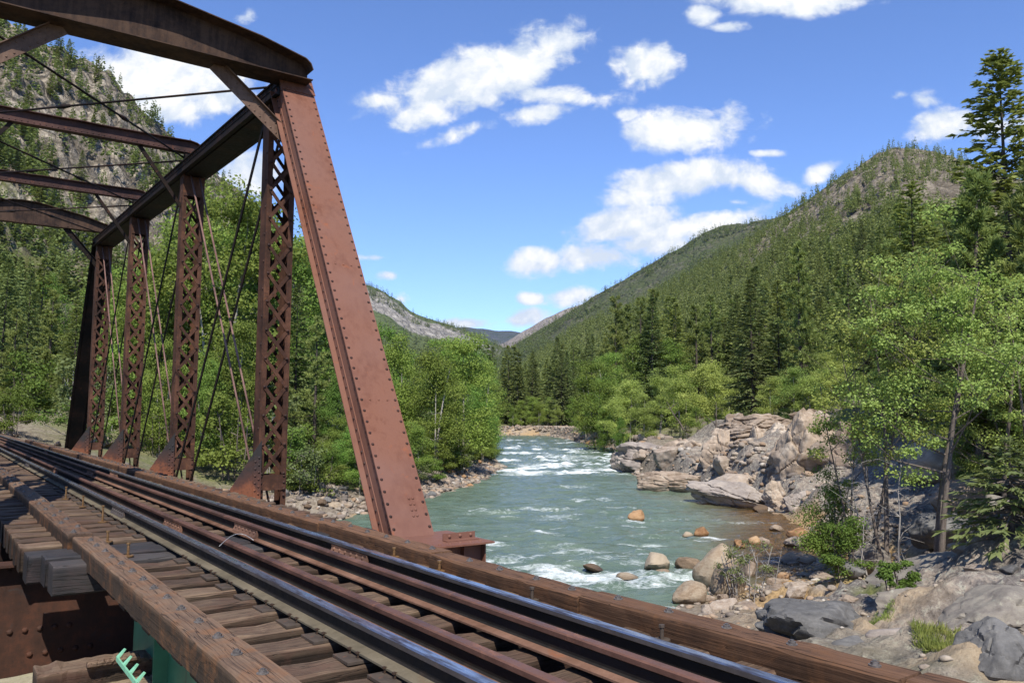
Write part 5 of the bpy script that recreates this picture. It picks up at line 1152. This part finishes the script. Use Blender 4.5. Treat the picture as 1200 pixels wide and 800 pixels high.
def stuff_trees(name, hillf, n, pxr, rr, hr, seed, cond, mat, m0=72):
    g = np.random.default_rng(seed); Qs = []; c = 0; tries = 0; base = []
    for k in range(6):                                  # little conifers of about 70 sprays
        gg = np.random.default_rng(900 + k); m = m0; f = gg.uniform(.04, 1, m) ** .85; a = gg.uniform(0, 6.28, m); rad = .165 * (1 - f) ** .85 * gg.uniform(.5, 1.1, m)
        P = np.stack([np.cos(a) * rad * .35, np.sin(a) * rad * .35, f], 1); D = unit(np.stack([np.cos(a), np.sin(a), gg.uniform(-.5, .25, m)], 1)); S = unit(np.cross(D, unit(np.array([0, 0, 1.]) + gg.normal(0, .6, (m, 3)))))
        base.append(diamonds(P, D, S, (rad * .9 + .04) * (72 / m0) ** .4, (rad * .28 + .018) * (72 / m0) ** .4))
    while c < n and tries < n * 30:
        K = 4000; px = g.uniform(*pxr, K); r = np.exp(g.uniform(math.log(rr[0]), math.log(rr[1]), K)); a = np.arctan((px - 600) / F); x = r * np.sin(a); y = r * np.cos(a); z, s = hillf(x, y)
        ok = cond(px, r, x, y, z, s, g.random(K)); tries += K
        for i in np.nonzero(ok)[0]:
            h = g.uniform(*hr); rot = g.uniform(0, 6.28); cq, sq = math.cos(rot), math.sin(rot); b = base[g.integers(6)] * h * np.array([1.15, 1.15, 1.]); bx = b[..., 0] * cq - b[..., 1] * sq; by = b[..., 0] * sq + b[..., 1] * cq
            Qs.append(np.stack([bx + x[i], by + y[i], b[..., 2] + z[i] - .3], -1)); c += 1
            if c >= n: break
    o = mobj(name, quads_mesh(name, np.concatenate(Qs), mat)); return o
rockB = lambda x, y: fbm(x * .018, y * .018, 0, 5, 19)
o = stuff_trees('hillside_forest', hillB, 10500, (560, 1260), (215, 900), (4, 13.5), 91, lambda px, r, x, y, z, s, u: (z > 2) & (s < .995) & (u < np.where(s < .40 + .6 * sstep(990, 900, px), np.where(fbm(x * .035, y * .035, 0, 4, 57) > -.16, 1., .15), np.where((rockB(x, y) > .09) | (s > .96), .5, .07))), M_nd_far); tag(o, 'conifer forest covering the right hill below its rocky top', 'forest', kind='stuff')
o = stuff_trees('hillside_forest', hillA, 2800, (-70, 560), (125, 420), (3, 9), 92, lambda px, r, x, y, z, s, u: (z > 4) & (s < .99) & ((fbm(x * .03, y * .03, 0, 4, 9) > .0 - .3 * (s > .85)) | (u < .2)) , M_nd_far); tag(o, 'scattered small conifers across the rocky left hillside', 'forest', kind='stuff')
o = stuff_trees('hillside_forest', hillC, 6500, (560, 1010), (1100, 2080), (12, 20), 93, lambda px, r, x, y, z, s, u: (z > 20) & (s < .995) & ((fbm(x * .008, y * .008, 0, 4, 29) > -.12) | (s > .93)), M_nd_far, 26); tag(o, 'dark forest speckling the brown hill behind the right hill', 'forest', kind='stuff')
o = stuff_trees('hillside_forest', hillD, 3400, (380, 640), (1500, 2660), (13, 22), 94, lambda px, r, x, y, z, s, u: (z > 20) & (s < .995) & ((fbm(x * .006, y * .006, 0, 4, 39) > -.02) | (s < .45) | (s > .93)), M_nd_far, 26); tag(o, 'forest on the cliffed mountain left of the valley gap', 'forest', kind='stuff')
g = np.random.default_rng(83); c = 0
SHL = [(-8.1, 41), (-6.4, 46), (-5.1, 50.5), (-3.2, 57.7), (-1.6, 69), (-.7, 79), (-1.4, 92), (-2.9, 109)]
while c < 52:
    i = g.integers(len(SHL) - 1); u = g.random(); x = SHL[i][0] * (1 - u) + SHL[i + 1][0] * u - g.uniform(.3, 4.5); y = SHL[i][1] * (1 - u) + SHL[i + 1][1] * u + g.uniform(-1, 1)
    sd = float(river_sd(np.array([x]), np.array([y]))[0])
    if sd < .7 or sd > 4.5: continue
    put_tree(['shrub', 'willow', 'shrub', 'cotton'][c % 4], x, y, g.uniform(1.3, 2.6) * (1.6 if c % 4 == 3 else 1), 'leafy shrub leaning over the water of the left bank', 'shrubs at the left water edge', 1.25, int(g.integers(5))); c += 1
# --- grass
def grass_tuft(px, py, z, n, rad, h, label, seed):
    g = np.random.default_rng(seed); p = at_z(px, py, z); a = g.uniform(0, 6.28, n); r = rad * np.sqrt(g.random(n)); x = p.x + np.cos(a) * r; y = p.y + np.sin(a) * r * 1.3
    zz = ground(x, y); P = np.stack([x - p.x, y - p.y, zz - z - .01], 1); D = unit(g.normal(0, .33, (n, 3)) + [0, 0, 1.]); S = unit(np.cross(D, g.normal(0, 1, (n, 3)))); L = h * g.uniform(.5, 1.2, n)
    o = mobj('grass_tuft', quads_mesh('grass_tuft', diamonds(P, D, S, L, np.full(n, .006), .1), M_grass), None, (p.x, p.y, z)); tag(o, label, 'grass')
grass_tuft(1118, 770, 1.45, 2600, .52, .22, 'bright green grass tuft among the slabs at the lower right', 51)
grass_tuft(1030, 728, 1.0, 800, .28, .12, 'small grass patch behind the dark slab', 52)
grass_tuft(1066, 690, .85, 1500, .65, .2, 'grass around the foot of the two stemmed aspen', 53)
grass_tuft(975, 672, .4, 700, .5, .15, 'low grass at the edge of the amber shallows', 54)

# ------------------------------------------------------------------ rocks
def rock_mesh(name, seed, mat, cuts=16, sub=4, rough=.10, round_=.0, scale=(1, 1, 1), strata=0.0, crack=0.0, nf=1.3, frac=0.0, sharp=26.):
    g = np.random.default_rng(seed); bm = bmesh.new(); bmesh.ops.create_icosphere(bm, subdivisions=sub, radius=1.0)
    V = np.array([v.co[:] for v in bm.verts]); D = unit(V); N = unit(g.normal(0, 1, (cuts, 3))); dist = g.uniform(.58, .95, cuts)
    dots = D @ N.T; rr = np.where(dots > .05, dist[None, :] / np.maximum(dots, .05), 9.)
    k = 9. if round_ > .3 else sharp
    r = -np.log(np.exp(-k * np.minimum(rr, 1.25)).sum(1) + np.exp(-k * 1.2)) / k
    r = r * (1 - round_) + round_ * .85
    P = D * r[:, None]
    q = P * nf + seed * 3.1
    n = fbm(q[:, 0] * 1.5, q[:, 1] * 1.5, q[:, 2] * 1.5, 5, seed) * rough + (ridged(q[:, 0] * 1.1, q[:, 1] * 1.1, q[:, 2] * 1.1, 4, seed + 7) - .2) * rough * .7
    if frac:
        M_ = 70; C = g.uniform(-1.1, 1.1, (M_, 3)); an = np.array([1.0, 1.0, 1.5]); wv = P * an + .16 * np.stack([fbm(q[:, 0] * 1.3 + 9 * j, q[:, 1] * 1.3, q[:, 2] * 1.3, 3, seed + 60 + j) for j in range(3)], 1)
        d2 = np.sort(((wv[:, None, :] - C[None] * an) ** 2).sum(2), 1) if False else ((wv[:, None, :] - C[None] * an) ** 2).sum(2); ix = d2.argmin(1); d1 = np.sqrt(d2.min(1)); d2[np.arange(len(ix)), ix] = 9; dd = np.sqrt(d2.min(1)) - d1
        n = n + frac * (g.uniform(-1, .7, M_)[ix]) - frac * .8 * np.exp(-(dd / .035) ** 2)
    if strata: n = n + strata * (np.abs(((P @ unit(np.array([.35, .2, 1.])[None, :])[0]) * 3.3 + fbm(q[:, 0], q[:, 1], q[:, 2], 3, seed + 3) * .7) % 1.0 - .5) - .25)
    if crack: n = n - crack * np.exp(-(np.abs(vn(q[:, 0] * 1.7, q[:, 1] * 1.7, q[:, 2] * .8, seed + 21)) / .07) ** 2)
    P = P + D * n[:, None]; P = P * np.array(scale)
    for v, c in zip(bm.verts, P): v.co = c
    me = bpy.data.meshes.new(name); bm.to_mesh(me); bm.free(); me.materials.append(mat); me.polygons.foreach_set('use_smooth', np.ones(len(me.polygons), bool)); me.update()
    return me
def set_sharp(me, ang=32):
    try: me.set_sharp_from_angle(angle=R(ang))
    except Exception: pass
def mat_pebble():
    t = NT('pebble_mix'); v = t.coord(); isl = t.n('ShaderNodeNewGeometry').outputs['Random Per Island']; n = t.noise(v, 9, 6, .7)
    c = t.ramp(isl, [(0., (.13, .11, .095)), (.3, (.24, .19, .15)), (.55, (.36, .30, .23)), (.75, (.30, .19, .11)), (1., (.46, .42, .36))])
    c = t.mix(t.ramp(n, [(.4, .5), (.6, 0.)]), c, (.09, .075, .06)); return t.done(t.princ(c, .88, t.bump(n, .5, .03), spec=.2))
M_rk_peb = mat_pebble()
RK = {k: [] for k in ('river', 'ang', 'orange', 'slate')}
for i in range(5): RK['river'].append(rock_mesh('boulder', 610 + i, M_rk_river, 11, 4, .09, .22))
for i in range(6): RK['ang'].append(rock_mesh('boulder', 630 + i, M_rk_tan, 15, 4, .10, .0, frac=.05, sharp=45.))
for i in range(3): RK['orange'].append(rock_mesh('boulder', 650 + i, M_rk_wet, 11, 4, .09, .12))
for i in range(3): RK['slate'].append(rock_mesh('boulder', 670 + i, M_rk_slate, 13, 4, .06, .1))
for l in RK.values():
    for me in l: set_sharp(me)
def rock_at(kd, x, y, sx, sy, sz, label, group=None, sink=.35, z=None, seed=None, rz=None):
    g = random.Random(seed if seed is not None else random.random()); me = RK[kd][g.randrange(len(RK[kd]))]; zz = (float(ground(np.array([x]), np.array([y]))[0]) if z is None else z)
    o = mobj('boulder', me, None, (x, y, zz + sz * (1 - 2 * sink)), (g.uniform(-.15, .15), g.uniform(-.15, .15), g.uniform(0, 6.28) if rz is None else rz), (sx, sy, sz)); tag(o, label, 'rock', group); return o
def hero(kd, px, py, wpx, hpx, label, z=0.0, seed=1, flat=1.0, sink=.3):
    p = at_z(px, py, z); s = p.y / F; w2 = wpx * s / 2; hh = hpx * s
    return rock_at(kd, p.x, p.y + w2 * .6, w2 * 1.12, w2 * .95, hh / 2 / (1 - sink) * 1.05, label, None, sink, z, seed, 0.3 * seed)
H = [('orange', 746, 610, 17, 13, 'small orange boulder standing alone in midstream'), ('orange', 822, 628, 17, 10, 'pale orange rock in the water right of midstream'), ('river', 806, 629, 14, 6, 'low wet rock next to the pale orange rock'),
     ('river', 770, 668, 34, 22, 'tan boulder with a bright orange end in the rapids'), ('river', 776, 674, 20, 6, 'small dark wet stone in front of the rapids boulder'), ('river', 807, 668, 32, 14, 'submerged dark tan rock beside the rapids boulder'), ('river', 697, 669, 28, 6, 'low wet brown rock awash in the foaming water'), ('river', 735, 678, 26, 6, 'low wet stone left of the rapids boulder'),
     ('river', 842, 690, 46, 46, 'big tan boulder at the shore behind the willow'), ('river', 856, 700, 40, 38, 'smooth rounded boulder in front of the big shore boulder'), ('river', 809, 708, 42, 22, 'flat topped tan boulder at the water edge'), ('ang', 828, 706, 22, 10, 'small pale stone beside the flat topped boulder'),
     ('ang', 850, 722, 36, 20, 'grey tan rock near the timber edge'), ('ang', 880, 726, 42, 20, 'lichen spotted rock under the willow'), ('ang', 832, 728, 30, 14, 'low grey stone below the flat topped boulder'),
     ('orange', 867, 642, 14, 10, 'light orange rock standing in the shallows'), ('orange', 884, 638, 15, 9, 'orange rock beyond the light orange rock'), ('ang', 896, 637, 14, 6, 'pale flat stone beside the orange rock'), ('river', 893, 599, 20, 8, 'smooth tan rock under the cliff blocks'),
     ('orange', 935, 632, 26, 12, 'orange ledge stone below the round bush'), ('ang', 938, 641, 26, 10, 'pale flat rock in front of the orange ledge stone'), ('ang', 912, 622, 15, 6, 'grey stone at the cove edge'), ('river', 945, 660, 46, 6, 'long flat amber rock in the shallows'),
     ('ang', 935, 700, 28, 18, 'pale boulder on the gravel bar'), ('ang', 908, 688, 16, 12, 'round pale stone on the gravel bar'), ('ang', 880, 676, 16, 20, 'grey upright stone behind the gravel bar'), ('ang', 1028, 692, 26, 18, 'pale boulder at the amber pool end'), ('ang', 1000, 692, 30, 10, 'flat pale slab in the amber pool'), ('ang', 966, 680, 22, 8, 'flat stone on the gravel behind the bar'), ('river', 903, 726, 18, 9, 'pink rounded stone near the timber')]
for i, (kd, px, py, w_, h_, lab) in enumerate(H):
    zz = 0.0 if px < 900 or py < 665 else float(ground(*[np.array([v]) for v in at_z(px, py, .15).xy])[0]); hero(kd, px, py, w_, h_, lab, zz, i + 1)
# near slabs on the right bank
def slab(px, py, z, w, dp, h, label, mat, seed, rz=0., rx=0., ry=0., cuts=14, rough=.08, strata=.05, crack=.0, sub=5, name='rock_slab', sink=.35, cat='rock', frac=.0, sharp=26., rnd=.12):
    p = at_z(px, py, z); me = rock_mesh(name, seed, mat, cuts, sub, rough, rnd, (w / 2, dp / 2, h / 2 / (1 - sink)), strata, crack, 1.3, frac, sharp); set_sharp(me, 38)
    o = mobj(name, me, None, (p.x, p.y + dp * .35, z + h / 2 / (1 - sink) * (1 - 2 * sink)), (rx, ry, rz)); return tag(o, label, cat)
slab(974, 766, .85, 2.5, 2.4, .92, 'large smooth dark slate slab beside the river side timber', M_rk_slate, 701, .25, 0, .16, 9, .07, .09, frac=.06, sharp=40.)
slab(1140, 690, 1.3, 3.4, 3.2, .55, 'big lichen grey granite slope right of the aspen', M_rk_grain, 702, -.4, .05, -.22, 10, .10, .06, frac=.05, sink=.55)
slab(1188, 735, 1.7, 2.0, 1.8, .42, 'rounded granite shoulder at the right edge', M_rk_grain, 703, .3, .0, -.2, 10, .10, .05, frac=.05, sink=.5)
slab(1080, 728, 1.0, 1.7, 1.2, .62, 'rough pitted grey rock in the middle of the slabs', M_rk_grain, 704, .6, 0, 0, 14, .14, .08)
slab(1192, 812, 1.85, 1.1, 1.0, .75, 'blue grey lichen boulder in the bottom right corner', M_rk_slate, 705, .2, 0, 0, 12, .10, .03, frac=.08)
slab(1012, 770, 1.2, 1.0, .8, .22, 'flat dark slate between the two sand patches', M_rk_slate, 706, .5, 0, 0, 9, .05, .03)
slab(1075, 760, 1.35, 1.2, .9, .28, 'low purple grey slab in front of the grass tuft', M_rk_purple, 707, .1, 0, 0, 10, .07, .05)
slab(1030, 665, .7, 1.5, 1.2, .8, 'cluster rock with pale top below the aspen trunks', M_rk_grain, 708, .4, 0, 0, 16, .1, .04)
slab(1110, 632, 1.2, 2.0, 1.6, .85, 'dark shaded boulder behind the aspen trunks', M_rk_slate, 709, .2, 0, 0, 13, .1, .04)
slab(1188, 612, 2.2, 1.5, 1.4, .8, 'pale topped boulder at the right edge under the conifer boughs', M_rk_grain, 710, .2, 0, 0, 13, .1, .04)
slab(1140, 600, 1.9, 2.6, 2.0, 1.2, 'tan bank rock in the shade right of the aspens', M_rk_tan, 711, .2, 0, 0, 14, .1, .05)
slab(1120, 560, 2.6, 3.6, 3.0, 2.0, 'pale pink rock face seen between the aspen trunks', M_rk_out, 712, .2, 0, 0, 14, .1, .05)
# outcrop across the cove
OUT = [(762, 556, 0., 6.4, 9.0, 2.9, 'low pale rock shelf running into the river', M_rk_purple, 721, .55, .12), (735, 553, 0., 3.0, 4.0, 1.9, 'rounded nose of the low rock shelf', M_rk_purple, 722, .3, .1), (812, 556, .2, 5.6, 8.0, 3.6, 'pale stepped rock behind the low shelf', M_rk_out, 723, .4, .1),
       (790, 577, 0., 6.0, 2.6, 1.5, 'narrow front ledge at the water line', M_rk_out, 724, -.25, .05), (866, 594, 0., 4.6, 3.6, 1.35, 'purple grey sloping slab at the water line', M_rk_purple, 725, -.35, .2), (850, 560, .8, 3.0, 4.0, 3.9, 'broken brown rock at the left of the cliff', M_rk_out, 726, .2, 0),
       (872, 556, .9, 2.6, 4.6, 5.2, 'left cliff pillar of the outcrop', M_rk_out, 727, .4, 0), (897, 561, .9, 1.6, 3.4, 3.9, 'thin dark pillar between the cliff clefts', M_rk_out, 728, .1, 0), (919, 563, .9, 1.9, 3.6, 3.7, 'short leaning pillar beside the thin pillar', M_rk_out, 729, .2, 0),
       (958, 575, .9, 5.0, 5.0, 4.4, 'large rounded buttress at the right of the cliff', M_rk_out, 730, .3, 0), (1008, 572, 1.2, 3.6, 3.6, 3.4, 'reddish cliff face partly behind the aspens', M_rk_tan, 731, .3, 0), (914, 598, 0., 1.5, 1.5, 1.5, 'square fallen block at the foot of the cliff', M_rk_out, 732, .3, 0), (938, 600, .2, 1.3, 1.3, 1.1, 'smaller fallen block beside the square block', M_rk_purple, 733, .5, 0),
       (890, 575, .5, 2.2, 1.6, 1.2, 'jagged fallen rocks under the clefts', M_rk_out, 734, .7, 0), (905, 513, 3.5, 7.0, 6.0, 1.7, 'grassy brown cap rock on top of the cliff', M_rk_out, 735, .2, 0), (975, 506, 4.0, 5.0, 5.0, 1.6, 'pale top rock right of the cap rock', M_rk_out, 736, .2, 0)]
for (px, py, z, w_, dp, h_, lab, mt, sd, rz, ry) in OUT: slab(px, py, z, w_, dp, h_, lab, mt, sd, rz, 0, ry, 22, .13, .05, .0, 6, 'rock', .25, frac=.075, sharp=36., rnd=.05)
def scatter(n, fn, sizes, kinds, label, group, seed, sink=.35, flat=.7):
    g = random.Random(seed); c = 0; tries = 0
    while c < n and tries < n * 60:
        tries += 1; q = fn(g)
        if q is None: continue
        x, y = q; s = g.uniform(0, 1) ** 2.2 * (sizes[1] - sizes[0]) + sizes[0]; rock_at(g.choice(kinds), x, y, s * g.uniform(.8, 1.3), s * g.uniform(.8, 1.2), s * g.uniform(.5, .95) * flat / .7, label, group, sink, None, g.random()); c += 1
def shore(poly, lo, hi):
    def f(g):
        i = g.randrange(len(poly) - 1); u = g.random(); x = poly[i][0] * (1 - u) + poly[i+1][0] * u + g.uniform(-hi, hi); y = poly[i][1] * (1 - u) + poly[i+1][1] * u + g.uniform(-hi, hi) * 1.5
        s = float(river_sd(np.array([x]), np.array([y]))[0]); return (x, y) if lo < s < hi else None
    return f
scatter(80, shore([(-14, 37), (-11, 38.5), (-8.1, 39.8), (-6.8, 44), (-5.1, 50.5), (-4, 55)], -.4, 3.2), (.10, .42), ['ang', 'ang', 'river', 'slate'], 'loose rubble stone on the left bank below the lattice post', 'rubble on the left bank', 801)
scatter(28, shore([(-3.2, 57.7), (-1.6, 69), (-.7, 79)], -.5, 2.2), (.15, .5), ['ang', 'slate', 'orange', 'river'], 'shore stone under the left bank cottonwoods', 'stones under the left bank trees', 802)
scatter(52, shore([(5.2, 23.2), (7, 24.6), (9, 26.6), (10.5, 29.5), (11, 32)], -1.6, 2.2), (.07, .32), ['ang', 'river', 'orange', 'ang'], 'small stone on the gravel bar at the right shore', 'stones on the gravel bar', 803)
scatter(24, shore([(13, 86), (15, 104), (15.5, 120), (14, 137), (12, 160)], -.6, 3), (.3, 1.2), ['ang', 'orange', 'ang'], 'reddish boulder along the right bank at the river bend', 'boulders along the river bend', 804)
scatter(22, shore([(9, 197), (0, 200), (-6, 202)], -.4, 4), (.3, 1.0), ['ang'], 'tan boulder on the far bank across the bend', 'boulders on the far bank', 805)
scatter(24, shore([(14, 44), (13.5, 52), (11.5, 60), (9.6, 76)], -.3, 2.6), (.15, .7), ['ang', 'ang', 'slate'], 'broken stone at the foot of the rock outcrop', 'stones below the outcrop', 806)
scatter(28, lambda g: (g.uniform(5.5, 13), g.uniform(13.5, 23)) , (.05, .28), ['ang', 'slate', 'ang'], 'small loose stone between the slabs of the right bank', 'loose stones on the right bank', 807)
scatter(8, lambda g: (g.uniform(-34, -22), g.uniform(38, 52)), (.3, 1.0), ['ang'], 'pale boulder by the far bridge approach', 'boulders by the far approach', 808)

def pebbles(name, n, zones, mat, label, seed):
    g = np.random.default_rng(seed); bm = bmesh.new(); bmesh.ops.create_icosphere(bm, subdivisions=2, radius=1.0); V0 = np.array([v.co[:] for v in bm.verts]); F0 = np.array([[v.index for v in f.verts] for f in bm.faces]); bm.free()
    base = []
    for k in range(8):
        N = unit(g.normal(0, 1, (9, 3))); dt = V0 @ N.T; r = np.minimum(np.where(dt > .05, g.uniform(.55, .95, 9) / np.maximum(dt, .05), 9).min(1), 1.1); base.append(V0 * r[:, None])
    Vs, Fs, c = [], [], 0
    while c < n:
        (poly, lo, hi, sz) = zones[g.integers(len(zones))]; i = g.integers(len(poly) - 1); u = g.random(); x = poly[i][0] * (1 - u) + poly[i+1][0] * u + g.uniform(-hi, hi); y = poly[i][1] * (1 - u) + poly[i+1][1] * u + g.uniform(-hi, hi) * 1.4
        sd = float(river_sd(np.array([x]), np.array([y]))[0])
        if not lo < sd < hi: continue
        sc = sz * g.uniform(.35, 1.) ** 1.5; a = g.uniform(0, 6.28); ca, sa = math.cos(a), math.sin(a); b = base[g.integers(8)] * sc * np.array([1.2, .9, .62]); z = float(ground(np.array([x]), np.array([y]))[0]) + sc * .12
        Vs.append(np.stack([b[:, 0] * ca - b[:, 1] * sa + x, b[:, 0] * sa + b[:, 1] * ca + y, b[:, 2] + z], 1)); Fs.append(F0 + c * len(V0)); c += 1
    o = mobj(name, mesh_from(name, np.concatenate(Vs), np.concatenate(Fs), mat)); return tag(o, label, 'stones', kind='stuff')
pebbles('shore_stones', 1500, [([(-14, 37), (-11, 38.5), (-8.1, 39.8), (-7.0, 43)], -.5, 5.0, .26), ([(-7.0, 43), (-5.1, 50.5), (-3.2, 57.7)], -.4, 1.5, .24), ([(-3.2, 57.7), (-1.6, 69), (-.7, 79)], -.4, 1.6, .3)], M_rk_peb, 'loose rubble covering the left bank under the truss', 811)
pebbles('shore_stones', 2600, [([(6, 24), (9, 26.6), (10.5, 29.5), (11, 32)], -2.2, 4.2, .14), ([(5.2, 23.2), (7, 24.6), (9, 26.6), (10.5, 29.5), (11, 32)], -1.2, 3.2, .12), ([(14, 44), (13.5, 52), (11.5, 60), (9.6, 76)], -.3, 2.6, .3), ([(6, 15), (7, 19), (9, 21)], 2., 9., .08)], M_rk_peb, 'gravel and small stones along the right shore', 812)
pebbles('shore_stones', 1200, [([(13, 86), (15, 104), (15.5, 120), (14, 137), (12, 160)], -.4, 4, .7), ([(9, 197), (0, 200), (-6, 202)], -.4, 5, .5), ([(12, 160), (10.5, 180), (9, 197)], -.4, 5, .5)], M_rk_peb, 'tan stones along the far bank at the river bend', 813)

# ------------------------------------------------------------------ valley air
hz = NT('valley_air'); hv = hz.n('ShaderNodeVolumePrincipled'); hz.set(hv, 'Color', (.62, .76, 1.0, 1)); hz.set(hv, 'Density', HAZE); hz.set(hv, 'Anisotropy', .0)
hz.t.links.new(hv.outputs[0], hz.out.inputs['Volume'])
if HAZE > 0:
    m = MB(); m.box((-9000, -600, -4), (9000, 9500, 1250)); o = mobj('haze', m.me('haze', hz.m)); tag(o, 'thin blue air filling the valley', 'haze', kind='stuff')

g = random.Random(821); c = 0
while c < 20:
    y = g.uniform(43, 76); x = 14 + g.uniform(-2, 6.5) - max(0, (y - 56) * .16)
    if float(river_sd(np.array([x]), np.array([y]))[0]) < .3: continue
    sz = g.uniform(.3, 1.15); o = rock_at('ang', x, y, sz * g.uniform(.9, 1.5), sz * g.uniform(.8, 1.2), sz * g.uniform(.6, .95), 'broken block lying on the outcrop slope', 'broken blocks of the outcrop', .3, None, g.random()); o.name = 'rock_block'; c += 1
